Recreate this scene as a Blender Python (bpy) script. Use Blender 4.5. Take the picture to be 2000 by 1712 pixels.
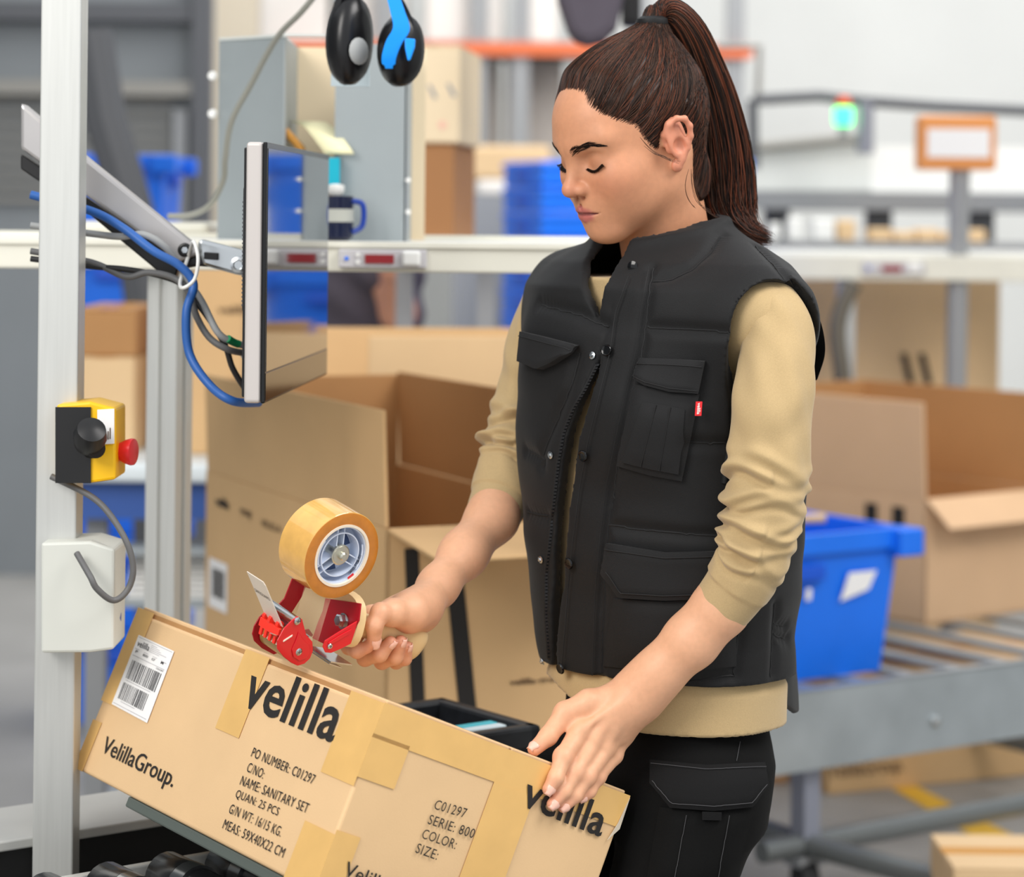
import bpy, bmesh, math, random
import numpy as np
from mathutils import Vector, Matrix
from mathutils.bvhtree import BVHTree
from math import sin, cos, pi, radians, sqrt
random.seed(7)
rng = np.random.default_rng(7)
for o in list(bpy.data.objects): bpy.data.objects.remove(o)
SC = bpy.context.scene
COL = SC.collection
# ------------------------------------------------------------------ camera
F_PX, HY, CAMH, ROLL = 4700.0, 430.0, 1.42, radians(0.6)
cam_d = bpy.data.cameras.new('camera'); cam = bpy.data.objects.new('camera', cam_d); COL.objects.link(cam)
cam_d.sensor_width = 36.0; cam_d.sensor_fit = 'HORIZONTAL'; cam_d.lens = F_PX / 2000 * 36
cam_d.shift_y = -(856 - HY) / 2000
cam_d.dof.use_dof = True; cam_d.dof.focus_distance = 2.58; cam_d.dof.aperture_fstop = 4.0
cr, sr = cos(ROLL), sin(ROLL)
cam.matrix_world = Matrix(((cr, -sr, 0, 0), (0, 0, -1, 0), (sr, cr, 0, CAMH), (0, 0, 0, 1)))
cam_d.clip_end = 200
SC.camera = cam
def C2W(x, d, z): return Vector((x * cr - z * sr, d, CAMH + x * sr + z * cr))
def P(px, py, d): return C2W((px - 1000) / F_PX * d, d, (HY - py) / F_PX * d)
def D3(x, y, z): return Vector((x * cr - z * sr, y, x * sr + z * cr))
# ------------------------------------------------------------------ light
W = bpy.data.worlds.new('world'); SC.world = W; W.use_nodes = True
W.node_tree.nodes['Background'].inputs[0].default_value = (0.93, 0.96, 1.0, 1)
W.node_tree.nodes['Background'].inputs[1].default_value = 0.84
def area(name, loc, target, size, power, col=(1, 1, 1), sy=None):
    l = bpy.data.lights.new(name, 'AREA'); l.energy = power; l.color = col; l.size = size
    l.shape = 'RECTANGLE'; l.size_y = sy or size
    o = bpy.data.objects.new(name, l); COL.objects.link(o); o.location = loc
    o.rotation_euler = (Vector(target) - Vector(loc)).to_track_quat('-Z', 'Y').to_euler(); return o
area('ceiling_light_panel', (-2.6, -0.6, 3.6), (0.0, 2.6, 1.1), 2.2, 130, (1.0, 0.96, 0.91))
area('ceiling_light_strip', (1.5, 8.6, 5.4), (0.6, 12.5, 1.0), 5, 270, (1.0, 0.98, 0.95))
area('ceiling_light_aisle', (2.6, 1.6, 4.2), (0.3, 2.8, 1.0), 2.0, 110, (1, 0.97, 0.94))
vs = SC.view_settings; vs.view_transform = 'Standard'; vs.look = 'None'; vs.gamma = 1; vs.exposure = 0.25; vs.use_curve_mapping = False
# ------------------------------------------------------------------ materials
def lin(c):
    c = [x / 255 for x in c]
    return tuple((x / 12.92 if x <= .04045 else ((x + .055) / 1.055) ** 2.4) for x in c)
MATS = {}
def mat(name, rgb, rough=.6, metal=0, noise=0, nscale=20, bump=0, bscale=200, trans=0, ior=1.45, emit=None, es=0, spec=.5,
        alpha=1, sss=0, coat=0, sheen=0, stretch=None, attr=None, aniso=0):
    m = bpy.data.materials.new(name); m.use_nodes = True; nt = m.node_tree; b = nt.nodes['Principled BSDF']
    c = (*lin(rgb), 1); b.inputs['Base Color'].default_value = c; b.inputs['Roughness'].default_value = rough
    b.inputs['Metallic'].default_value = metal; b.inputs['IOR'].default_value = ior
    b.inputs['Transmission Weight'].default_value = trans; b.inputs['Specular IOR Level'].default_value = spec
    b.inputs['Alpha'].default_value = alpha; b.inputs['Coat Weight'].default_value = coat; b.inputs['Sheen Weight'].default_value = sheen
    b.inputs['Anisotropic'].default_value = aniso
    if sss:
        b.inputs['Subsurface Weight'].default_value = sss; b.inputs['Subsurface Radius'].default_value = (.012, .004, .002); b.inputs['Subsurface Scale'].default_value = 1
    if emit: b.inputs['Emission Color'].default_value = (*lin(emit), 1); b.inputs['Emission Strength'].default_value = es
    L = nt.links; tc = nt.nodes.new('ShaderNodeTexCoord'); src = tc.outputs['Object']
    if stretch:
        mp = nt.nodes.new('ShaderNodeMapping'); mp.inputs['Scale'].default_value = stretch; L.new(src, mp.inputs[0]); src = mp.outputs[0]
    col = None
    if attr:
        a = nt.nodes.new('ShaderNodeAttribute'); a.attribute_name = attr; col = a.outputs['Color']
    if noise:
        n = nt.nodes.new('ShaderNodeTexNoise'); n.inputs['Scale'].default_value = nscale; n.inputs['Detail'].default_value = 5; L.new(src, n.inputs['Vector'])
        r = nt.nodes.new('ShaderNodeMapRange'); r.inputs[1].default_value = .3; r.inputs[2].default_value = .7
        r.inputs[3].default_value = 1 - noise; r.inputs[4].default_value = 1 + noise * .6; L.new(n.outputs[0], r.inputs[0])
        mx = nt.nodes.new('ShaderNodeMix'); mx.data_type = 'RGBA'; mx.blend_type = 'MULTIPLY'; mx.inputs[0].default_value = 1
        mx.inputs[6].default_value = c
        if col: L.new(col, mx.inputs[6])
        L.new(r.outputs[0], mx.inputs[7]); col = mx.outputs[2]
    if col: L.new(col, b.inputs['Base Color'])
    if bump:
        n2 = nt.nodes.new('ShaderNodeTexNoise'); n2.inputs['Scale'].default_value = bscale; n2.inputs['Detail'].default_value = 3; L.new(src, n2.inputs['Vector'])
        bp = nt.nodes.new('ShaderNodeBump'); bp.inputs['Strength'].default_value = bump; bp.inputs['Distance'].default_value = .001
        L.new(n2.outputs[0], bp.inputs['Height']); L.new(bp.outputs[0], b.inputs['Normal'])
    MATS[name] = m; return m
# ------------------------------------------------------------------ mesh building
def origin_of(o):
    while o.parent: o = o.parent
    return Vector(o.location)
def link_mesh(name, me, m, parent=None, smooth=False):
    o = bpy.data.objects.new(name, me); COL.objects.link(o)
    if m: me.materials.append(m)
    if smooth: me.polygons.foreach_set('use_smooth', [True] * len(me.polygons))
    if parent is not None:
        off = origin_of(parent); me.transform(Matrix.Translation(-off)); o.parent = parent
    return o
def orth(d):
    d = Vector(d).normalized(); a = Vector((0, 0, 1)) if abs(d.z) < .9 else Vector((1, 0, 0))
    u = d.cross(a).normalized(); return u, d.cross(u).normalized()
class MB:
    def __init__(s): s.v = []; s.f = []
    def add(s, vs, fs):
        n = len(s.v); s.v += [Vector(v) for v in vs]; s.f += [tuple(i + n for i in f) for f in fs]; return s
    def obox(s, o, a, b, c):
        "box from corner o with edge vectors a,b,c"
        o, a, b, c = map(Vector, (o, a, b, c))
        if a.cross(b).dot(c) < 0: a, b = b, a
        vs = [o, o + a, o + a + b, o + b, o + c, o + a + c, o + a + b + c, o + b + c]
        return s.add(vs, [(0, 3, 2, 1), (4, 5, 6, 7), (0, 1, 5, 4), (1, 2, 6, 5), (2, 3, 7, 6), (3, 0, 4, 7)])
    def cbox(s, c, a, b, d):
        "box centred on c with full edge vectors"
        a, b, d = map(Vector, (a, b, d)); return s.obox(Vector(c) - (a + b + d) / 2, a, b, d)
    def abox(s, lo, hi):
        lo, hi = Vector(lo), Vector(hi); e = hi - lo
        return s.obox(lo, (e.x, 0, 0), (0, e.y, 0), (0, 0, e.z))
    def prism(s, pts, ex):
        pts = [Vector(p) for p in pts]; ex = Vector(ex); n = len(pts)
        nrm = sum(((pts[i].cross(pts[(i + 1) % n])) for i in range(n)), Vector())
        if nrm.dot(ex) < 0: pts.reverse()
        return s.add(pts + [p + ex for p in pts], [tuple(range(n))[::-1], tuple(range(n, 2 * n))] + [(i, (i + 1) % n, n + (i + 1) % n, n + i) for i in range(n)])
    def tube(s, path, r, seg=10, cap=True, closed=False):
        path = [Vector(p) for p in path]; n = len(path)
        rs = r if isinstance(r, (list, tuple)) else [r] * n
        tang = [((path[(i + 1) % n] - path[i - 1]) if closed else (path[min(i + 1, n - 1)] - path[max(i - 1, 0)])).normalized() for i in range(n)]
        u, w = orth(tang[0]); vs = []
        for i in range(n):
            u = (u - tang[i] * u.dot(tang[i])); u = u.normalized() if u.length > 1e-6 else orth(tang[i])[0]; w = tang[i].cross(u)
            for k in range(seg):
                a = 2 * pi * k / seg; vs.append(path[i] + (u * cos(a) + w * sin(a)) * rs[i])
        fs = []
        for i in range(n if closed else n - 1):
            j = (i + 1) % n
            for k in range(seg):
                k2 = (k + 1) % seg; fs.append((i * seg + k, i * seg + k2, j * seg + k2, j * seg + k))
        if cap and not closed: fs += [tuple(range(seg))[::-1], tuple((n - 1) * seg + k for k in range(seg))]
        return s.add(vs, fs)
    def lathe(s, c, ax, prof, seg=24, cap=True):
        "prof: (radius, height along ax)"
        c = Vector(c); ax = Vector(ax).normalized(); u, w = orth(ax)
        return s._rings([[c + ax * h + (u * cos(2 * pi * k / seg) + w * sin(2 * pi * k / seg)) * r for k in range(seg)] for r, h in prof], cap)
    def _rings(s, rings, cap=True, closed=True):
        n = len(rings[0]); vs = [p for r in rings for p in r]; fs = []
        for i in range(len(rings) - 1):
            for k in range(n if closed else n - 1):
                k2 = (k + 1) % n; fs.append((i * n + k, i * n + k2, (i + 1) * n + k2, (i + 1) * n + k))
        if cap: fs += [tuple(range(n))[::-1], tuple((len(rings) - 1) * n + k for k in range(n))]
        return s.add(vs, fs)
    rings = _rings
    def build(s, name, m, parent=None, smooth=False, bevel=0, bseg=2, sub=0, angle=40):
        me = bpy.data.meshes.new(name); me.from_pydata(s.v, [], s.f); me.validate()
        if bevel or True:
            bm = bmesh.new(); bm.from_mesh(me)
            bmesh.ops.recalc_face_normals(bm, faces=bm.faces)
            if bevel:
                ed = [e for e in bm.edges if len(e.link_faces) == 2 and e.calc_face_angle(0) > radians(35)]
                bmesh.ops.bevel(bm, geom=ed, offset=bevel, segments=bseg, affect='EDGES', profile=.5, clamp_overlap=True)
            bm.to_mesh(me); bm.free()
        o = link_mesh(name, me, m, parent, smooth)
        if smooth and angle < 180:
            me.set_sharp_from_angle(angle=radians(angle))
        if sub:
            md = o.modifiers.new('s', 'SUBSURF'); md.levels = sub; md.render_levels = sub
        return o
def thing(name, label, cat, loc, group=None):
    o = bpy.data.objects.new(name, None); COL.objects.link(o); o.location = loc; o.empty_display_size = .05
    o['label'] = label; o['category'] = cat
    if group: o['group'] = group
    bpy.context.view_layer.update(); return o
def tag(o, label, cat, group=None):
    o['label'] = label; o['category'] = cat
    if group: o['group'] = group
    return o
def struct(o): o['kind'] = 'structure'; return o
def spline(pts, n=12, closed=False):
    "Catmull-Rom through points"
    pts = [Vector(p) for p in pts]; out = []; N = len(pts)
    for i in range(N if closed else N - 1):
        if closed: p0, p1, p2, p3 = pts[i - 1], pts[i], pts[(i + 1) % N], pts[(i + 2) % N]
        else: p0, p1, p2, p3 = pts[max(i - 1, 0)], pts[i], pts[i + 1], pts[min(i + 2, N - 1)]
        for k in range(n):
            t = k / n; out.append(.5 * ((2 * p1) + (p2 - p0) * t + (2 * p0 - 5 * p1 + 4 * p2 - p3) * t * t + (3 * p1 - p0 - 3 * p2 + p3) * t ** 3))
    if not closed: out.append(pts[-1])
    return out
def text(s, o, xd, yd, height, width, m, parent, name='print', bold=0.0, nrm_off=.0006, shear=0.0, sp=1.0):
    "flat lettering: baseline start o, direction xd, up yd; height = cap/x box of the whole string, width = total"
    cu = bpy.data.curves.new('t', 'FONT'); cu.body = s; cu.size = 1; cu.offset = bold; cu.resolution_u = 3; cu.space_character = sp; cu.shear = shear
    to = bpy.data.objects.new('t', cu); COL.objects.link(to)
    me = bpy.data.meshes.new_from_object(to.evaluated_get(bpy.context.evaluated_depsgraph_get())); bpy.data.objects.remove(to); bpy.data.curves.remove(cu)
    me.name = name
    a = np.empty(len(me.vertices) * 3); me.vertices.foreach_get('co', a); a = a.reshape(-1, 3)
    if not len(a): return None
    x0, x1, y0, y1 = a[:, 0].min(), a[:, 0].max(), a[:, 1].min(), a[:, 1].max()
    xd = Vector(xd).normalized(); yd = Vector(yd).normalized(); n = xd.cross(yd).normalized()
    a[:, 0] = (a[:, 0] - x0) / (x1 - x0) * width; a[:, 1] = (a[:, 1] - y0) / (y1 - y0) * height
    w = np.array(o)[None] + a[:, :1] * np.array(xd)[None] + a[:, 1:2] * np.array(yd)[None] + np.array(n)[None] * nrm_off
    me.vertices.foreach_set('co', w.ravel()); me.materials.clear()
    return link_mesh(name, me, m, parent)
# ------------------------------------------------------------------ implicit surfaces
def npv(v): return np.array(v, float)
def sm(a, b, k):
    h = np.maximum(k - np.abs(a - b), 0) / k; return np.minimum(a, b) - h * h * k * .25
def rcone(p, a, b, ra, rb):
    a = npv(a); b = npv(b); ba = b - a; t = np.clip(((p - a) @ ba) / (ba @ ba + 1e-12), 0, 1)
    return np.linalg.norm(p - a - t[:, None] * ba, axis=1) - (ra + (rb - ra) * t)
def ell(p, c, r, R=None):
    q = p - npv(c)
    if R is not None: q = q @ R
    r = npv(r); k0 = np.linalg.norm(q / r, axis=1) + 1e-9; k1 = np.linalg.norm(q / (r * r), axis=1) + 1e-9
    return k0 * (k0 - 1) / k1
def polygonize(fn, lo, hi, h, newton=2):
    B = 8; lo = npv(lo); hi = npv(hi); nb = np.maximum(1, np.ceil((hi - lo) / (h * B)).astype(int)); N = nb * B
    bi = np.stack(np.meshgrid(*[np.arange(k) for k in nb], indexing='ij'), -1).reshape(-1, 3)
    ctr = lo + (bi * B + (B - 1) / 2) * h; fc = fn(ctr)
    F = np.empty(N, np.float32); V = F.reshape(nb[0], B, nb[1], B, nb[2], B)
    V[:] = np.where(fc > 0, 1., -1.).reshape(nb)[:, None, :, None, :, None]
    act = bi[np.abs(fc) < h * B * 1.5]
    off = np.stack(np.meshgrid(*[np.arange(B)] * 3, indexing='ij'), -1).reshape(-1, 3)
    for i in range(0, len(act), 600):
        A = act[i:i + 600]; pts = (lo + (A[:, None, :] * B + off[None]) * h).reshape(-1, 3)
        V[A[:, 0], :, A[:, 1], :, A[:, 2], :] = fn(pts).reshape(len(A), B, B, B)
    S = F < 0
    cnt = np.zeros(N - 1, np.int8)
    for d in np.ndindex(2, 2, 2): cnt += S[d[0]:N[0] - 1 + d[0], d[1]:N[1] - 1 + d[1], d[2]:N[2] - 1 + d[2]]
    cells = np.argwhere((cnt > 0) & (cnt < 8)); idx = -np.ones(N - 1, np.int32); idx[tuple(cells.T)] = np.arange(len(cells))
    acc = np.zeros((len(cells), 3)); num = np.zeros(len(cells))
    cor = [np.array(d) for d in np.ndindex(2, 2, 2)]
    fv = {tuple(d): F[tuple((cells + d).T)] for d in cor}
    for d in cor:
        for ax in range(3):
            if d[ax]: continue
            e = d.copy(); e[ax] = 1; f0, f1 = fv[tuple(d)], fv[tuple(e)]; m = (f0 < 0) != (f1 < 0)
            t = np.where(m, f0 / np.where(m, f0 - f1, 1), 0); pt = np.repeat(d[None].astype(float), len(cells), 0); pt[:, ax] = t
            acc[m] += pt[m]; num[m] += 1
    verts = lo + (cells + acc / num[:, None]) * h; faces = []
    for ax in range(3):
        u, w = (ax + 1) % 3, (ax + 2) % 3
        sl0 = [slice(None)] * 3; sl1 = [slice(None)] * 3; sl0[ax] = slice(0, -1); sl1[ax] = slice(1, None)
        s0, s1 = S[tuple(sl0)], S[tuple(sl1)]; ed = np.argwhere(s0 != s1)
        ok = (ed[:, u] > 0) & (ed[:, w] > 0) & (ed[:, u] < N[u] - 1) & (ed[:, w] < N[w] - 1); ed = ed[ok]
        q = []
        for du, dw in ((1, 1), (0, 1), (0, 0), (1, 0)):
            c = ed.copy(); c[:, u] -= du; c[:, w] -= dw; q.append(idx[tuple(c.T)])
        q = np.stack(q, 1); flip = ~s0[tuple(ed.T)]; q[flip] = q[flip][:, ::-1]; faces.append(q)
    faces = np.concatenate(faces); faces = faces[(faces >= 0).all(1)]
    for _ in range(newton):
        f = fn(verts); g = np.stack([(fn(verts + np.eye(3)[a] * h * .5) - fn(verts - np.eye(3)[a] * h * .5)) / h for a in range(3)], 1)
        st = -f / np.maximum((g * g).sum(1), .05); st = np.clip(st, -h, h); verts = verts + g * st[:, None] * .9
    return verts, faces
def np_mesh(name, verts, faces):
    me = bpy.data.meshes.new(name); me.vertices.add(len(verts)); me.vertices.foreach_set('co', np.asarray(verts, np.float32).ravel())
    k = faces.shape[1]; me.loops.add(len(faces) * k); me.loops.foreach_set('vertex_index', faces.ravel().astype(np.int32))
    me.polygons.add(len(faces)); me.polygons.foreach_set('loop_start', np.arange(0, len(faces) * k, k, dtype=np.int32)); me.update(calc_edges=True); me.validate()
    return me
def join_np(parts):
    vs, fs, n = [], [], 0
    for v, f in parts: vs.append(v); fs.append(f + n); n += len(v)
    return np.concatenate(vs), np.concatenate(fs)
# ================================================================== materials
m_floor = mat('concrete', (158, 156, 152), .55, noise=.12, nscale=3, bump=.2, bscale=60)
m_wall = mat('wall_paint', (226, 227, 224), .7, noise=.03, nscale=2)
m_greywall = mat('grey_cladding', (128, 133, 136), .6, noise=.06, nscale=3)
m_greyd = mat('grey_dark', (84, 86, 90), .55)
m_beam = mat('steel_beam', (140, 138, 132), .6)
m_card = mat('cardboard', (214, 176, 127), .8, noise=.05, nscale=6, bump=.12, bscale=400)
m_card2 = mat('cardboard_pale', (222, 190, 146), .8, noise=.04, nscale=6)
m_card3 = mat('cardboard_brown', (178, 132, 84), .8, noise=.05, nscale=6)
m_cardlite = mat('cardboard_cream', (236, 216, 182), .75, noise=.03, nscale=6)
m_ink = mat('ink_black', (36, 33, 31), .75)
m_inkfade = mat('ink_brown', (96, 74, 52), .8)
m_blue = mat('blue_plastic', (24, 116, 240), .38, noise=.06, nscale=8)
m_blue2 = mat('blue_plastic_dark', (18, 84, 205), .4)
m_dkblue = mat('blue_panel', (52, 88, 160), .5)
m_white = mat('white_plastic', (236, 236, 232), .45)
m_white2 = mat('white_wrap', (232, 228, 222), .5, noise=.06, nscale=5)
m_orange = mat('rack_orange', (222, 110, 62), .5)
m_rackgrey = mat('rack_grey', (150, 152, 154), .5)
m_alu = mat('aluminium', (205, 206, 202), .38, .55, noise=.05, nscale=6, stretch=(30, 30, 1))
m_galv = mat('galvanised', (170, 178, 182), .42, .5, noise=.12, nscale=9)
m_steel = mat('steel', (198, 202, 204), .22, 1.0)
m_black = mat('black_plastic', (22, 22, 23), .4)
m_rubber = mat('black_rubber', (30, 30, 31), .7)
m_yellow = mat('yellow_plastic', (246, 190, 6), .4)
m_red = mat('red_plastic', (226, 38, 44), .35)
m_yline = mat('yellow_floor_paint', (240, 190, 60), .6, noise=.1, nscale=8)
m_skin2 = mat('skin_far', (206, 150, 122), .5)
m_grytee = mat('charcoal_cloth', (84, 78, 88), .85, noise=.1, nscale=14)
m_paper = mat('paper_white', (242, 241, 240), .6)
m_green = mat('green_lens', (40, 220, 110), .3, emit=(60, 255, 140), es=3.0)
m_orlens = mat('orange_lens', (230, 90, 30), .3)
m_cream = mat('cream_coating', (228, 226, 212), .5, noise=.04, nscale=10)
m_goldtape = mat('brown_tape', (214, 150, 60), .25)
# ================================================================== setting
struct(MB().abox((-9, -3, -.2), (9, 15, 0)).build('floor', m_floor))
struct(MB().abox((-9, 14.6, 0), (9, 14.8, 7)).build('wall_back', m_wall))
struct(MB().abox((-9, -3, 0), (-8.8, 14.6, 7)).build('wall_left', m_greywall))
struct(MB().abox((8.8, -3, 0), (9, 14.6, 7)).build('wall_right', m_wall))
# grey cladding screen on the left, far
d = 9.5
gs = thing('partition_screen', 'grey metal partition wall with horizontal beams far behind the monitor arm', 'partition', (-2.2, d, 0))
MB().abox((-3.2, d, 0), (P(412, 0, d).x, d + .12, 3.2)).build('panel', m_greywall, gs)
for y0, y1 in ((8, 44), (160, 188)):
    MB().abox((-3.2, d - .1, P(200, y1, d).z), (P(405, 0, d).x, d - .01, P(200, y0, d).z)).build('beam', m_beam if y0 > 100 else m_greyd, gs)
MB().abox((P(384, 0, d).x, d - .12, 0), (P(418, 0, d).x, d - .01, 3.2)).build('post', m_greyd, gs)
MB().abox((P(345, 0, d).x, d - .06, 0), (P(372, 0, d).x, d - .01, P(300, 215, d).z)).build('rail', m_rackgrey, gs)
for k in range(9):
    z = P(300, 205 + k * 24, d).z
    MB().abox((-3.2, d - .03, z), (P(340, 0, d).x, d - .005, z + .018)).build('slat', m_beam, gs)
d = 11.0
o = MB().abox((P(420, 0, d).x, d, 0), (P(500, 0, d).x, d + .18, 5)).build('pillar', mat('pillar_cream', (216, 204, 182), .7), None)
tag(o, 'cream building pillar rising behind the grey metal cabinet', 'pillar')
# dark leaning conveyor strut
d = 6.2
o = MB().tube([P(178, 60, d), P(205, 230, d), P(262, 420, d), P(290, 640, d), (P(330, 0, d).x, d, 0)], .055, 8).build('conveyor_strut', m_greyd, None, True)
tag(o, 'dark leaning steel strut blurred behind the monitor arm', 'strut')

def carton_open(name, label, C, zf, e1, L1, e2, L2, h, flaps, m=m_card, group=None, mi=None):
    t = thing(name, label, 'box', (C[0], C[1], zf - h), group)
    e1 = Vector((*e1, 0)).normalized(); e2 = Vector((*e2, 0)).normalized(); C = Vector((C[0], C[1], zf - h)); up = Vector((0, 0, h)); T = .007
    MB().obox(C, e1 * L1, e2 * T, up).build('wall', m, t, bevel=.002)
    MB().obox(C, e1 * T, e2 * L2, up).build('wall', m, t, bevel=.002)
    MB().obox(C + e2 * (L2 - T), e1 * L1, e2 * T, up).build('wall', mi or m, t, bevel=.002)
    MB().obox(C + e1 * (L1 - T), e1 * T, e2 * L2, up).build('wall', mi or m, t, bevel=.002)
    MB().obox(C, e1 * L1, e2 * L2, Vector((0, 0, T))).build('bottom', m, t)
    sides = [(C + up, e1 * L1, -e2), (C + up, e2 * L2, -e1), (C + e2 * L2 + up, e1 * L1, e2), (C + e1 * L1 + up, e2 * L2, e1)]
    for i, (ln, ang) in flaps.items():
        o, a, n = sides[i]; a_ = radians(ang); dr = Vector((0, 0, cos(a_))) + n * sin(a_); th = (a.normalized().cross(dr)).normalized() * .006
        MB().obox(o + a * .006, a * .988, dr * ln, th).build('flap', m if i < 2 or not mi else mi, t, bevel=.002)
    return t, C, e1, e2
def carton(name, label, C, z0, e1, L1, e2, L2, h, m=m_card, group=None):
    t = thing(name, label, 'box', (C[0], C[1], z0), group)
    e1 = Vector((*e1, 0)).normalized(); e2 = Vector((*e2, 0)).normalized(); C = Vector((C[0], C[1], z0)); up = Vector((0, 0, h))
    MB().obox(C, e1 * L1, e2 * L2, up).build('body', m, t, bevel=.005)
    g = .0015; c = C + up
    a, b = (e1 * L1, e2 * L2) if L1 > L2 else (e2 * L2, e1 * L1)
    bu = b.normalized()
    for s0 in (0, .5):
        MB().obox(c + b * s0 + bu * g + a * .004, a * .992, b * .5 - bu * 2 * g, Vector((0, 0, .005))).build('flap', m, t)
    MB().obox(c + b * .5 - bu * .025 + Vector((0, 0, .005)), a, bu * .05, Vector((0, 0, .0006))).build('tape', m_goldtape, t)
    return t
def tote(name, label, C, z0, e1, L1, e2, L2, h, m=m_blue, group=None, grip=True):
    "stackable plastic tote, tapered, with rim, corner blocks and hand grips"
    t = thing(name, label, 'crate', (C[0], C[1], z0), group)
    e1 = Vector((*e1, 0)).normalized(); e2 = Vector((*e2, 0)).normalized(); c = Vector((C[0], C[1], z0)) + (e1 * L1 + e2 * L2) / 2
    def loop(s, z, off=0): return [c + e1 * (L1 / 2 * sx * s + off * sx) + e2 * (L2 / 2 * sy * s + off * sy) + Vector((0, 0, z)) for sx, sy in ((-1, -1), (1, -1), (1, 1), (-1, 1))]
    mb = MB(); mb.rings([loop(.86, 0), loop(.97, h * .98), loop(.97, h * .98, -.006), loop(.86, .008, -.006)], cap=False)
    mb.add(loop(.86, 0), [(3, 2, 1, 0)]); mb.add(loop(.86, .008, -.006), [(0, 1, 2, 3)]); mb.build('body', m, t)
    MB().rings([loop(.97, h * .86, .001), loop(.97, h * .86, .013), loop(.97, h, .015), loop(.97, h, -.004), loop(.97, h * .97, -.004)], cap=False).build('rim', m, t, bevel=.002)
    for sx in (-1, 1):
        for sy in (-1, 1):
            k = c + e1 * (L1 / 2 * .97 * sx) + e2 * (L2 / 2 * .97 * sy) + Vector((0, 0, h * .9))
            MB().cbox(k + (e1 * sx + e2 * sy) * .004, e1 * .07, e2 * .07, Vector((0, 0, h * .19))).build('corner_block', m, t, bevel=.006)
    if grip:
        for sy in (-1, 1):
            k = c + e2 * (L2 / 2 * .965 * sy + .011 * sy) + Vector((0, 0, h * .74))
            MB().cbox(k, e1 * .13, e2 * .012, Vector((0, 0, .035))).build('grip', m_blue2, t, bevel=.006)
        for sx in (-1, 1):
            k = c + e1 * (L1 / 2 * .965 * sx + .011 * sx) + Vector((0, 0, h * .74))
            MB().cbox(k, e2 * .12, e1 * .012, Vector((0, 0, .035))).build('grip', m_blue2, t, bevel=.006)
    return t
# far blue crate stack behind her face, on a pallet, one corner towards the camera
d = 9.5
b1 = Vector((-.38, .92, 0)).normalized(); b2 = Vector((.92, .38, 0)).normalized(); bc = Vector((P(1062, 0, d).x, d, 0))
pal = thing('wooden_pallet', 'wooden pallet under the far blue crate stack', 'pallet', bc)
for k in range(5): MB().obox(bc + b2 * (k * .12) + Vector((0, 0, .11)), b2 * .1, b1 * .42, Vector((0, 0, .02))).build('board', m_card3, pal)
for k in range(3): MB().obox(bc + b1 * (k * .16), b2 * .6, b1 * .08, Vector((0, 0, .11))).build('bearer', m_card3, pal)
ordn = ['lowest', 'second', 'third', 'fourth', 'fifth', 'sixth', 'seventh', 'eighth', 'ninth', 'tenth', 'eleventh', 'twelfth', 'thirteenth', 'fourteenth', 'topmost']
ztop = P(1060, 312, d).z; nt_ = 15; step = (ztop - .13) / nt_
for i in range(nt_):
    z = .13 + i * step; nm = ordn[i] if i in (0, 14) else ordn[i] + ' from the pallet up'
    t = thing('storage_crate', f'shallow blue crate, {nm}, in the far stack beside her face', 'crate', (bc.x, bc.y, z), 'far stacked blue crates')
    c0 = bc + Vector((0, 0, z))
    MB().obox(c0, b2 * .6, b1 * .4, Vector((0, 0, step - .004))).build('body', m_blue, t, bevel=.008)
    MB().obox(c0 - b1 * .006 - b2 * .006 + Vector((0, 0, step - .03)), b2 * .612, b1 * .412, Vector((0, 0, .02))).build('rim', m_blue, t, bevel=.004)
    MB().obox(c0 + b1 * .13 - b2 * .008 + Vector((0, 0, .025)), b1 * .14, b2 * .01, Vector((0, 0, .035))).build('grip', m_blue2, t, bevel=.008)
# second blue stack, behind her body (seen mirrored in the monitor)
d = 6.6
for i in range(5):
    z = .0 + i * .32
    tote('deep_crate', f'deep blue crate, {["lowest", "second lowest", "middle", "second highest", "topmost"][i]} of the stack standing behind her back', (P(1165, 0, d).x, d), z, (1, 0), .4, (0, 1), .6, .318, m_blue, 'deep blue crates behind her back')
# ------------------------------------------------ pallet racking far behind
d = 12.0
rk = thing('pallet_rack', 'tall pallet rack with orange beams and grey uprights in the far background', 'rack', (P(1000, 0, d).x, d, 0))
for px in (735, 918, 1000, 1235, 1420):
    MB().abox((P(px, 0, d).x, d, 0), (P(px, 0, d).x + .09, d + .08, 5.2)).build('upright', m_rackgrey, rk)
for y0 in (82, -170, 430):
    MB().abox((P(520, 0, d).x, d - .03, P(900, y0 + 26, d).z), (P(1470, 0, d).x, d + .02, P(900, y0, d).z)).build('beam', m_orange, rk)
    MB().abox((P(520, 0, d).x, d + .03, P(900, y0 + 14, d).z), (P(1470, 0, d).x, d + 1.0, P(900, y0 + 4, d).z)).build('deck', m_rackgrey, rk)
def pk(px0, px1, y0, y1, d, m, label, cat='box', nm='wrapped_pallet', dep=.5):
    o = MB().abox((P(px0, y1, d).x, d, P(px0, y1, d).z), (P(px1, y0, d).x, d + dep, P(px1, y0, d).z)).build(nm, m, None, bevel=.02)
    return tag(o, label, cat)
z = None
pk(505, 640, -60, 86, 12.1, m_white2, 'white wrapped goods on the rack above the grey cabinet')
pk(660, 790, -70, 86, 12.1, m_white2, 'white wrapped goods on the rack behind the ear defenders')
pk(830, 985, -70, 84, 12.1, m_white2, 'wide white wrapped load on the orange rack beam')
pk(1010, 1090, -60, 84, 12.1, m_white2, 'narrow white wrapped load on the orange rack beam beside the dark bag')
pk(905, 975, 120, 400, 12.3, mat('pallet_wrap_grey', (188, 180, 172), .6), 'tall grey wrapped load under the orange rack beam')
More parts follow.
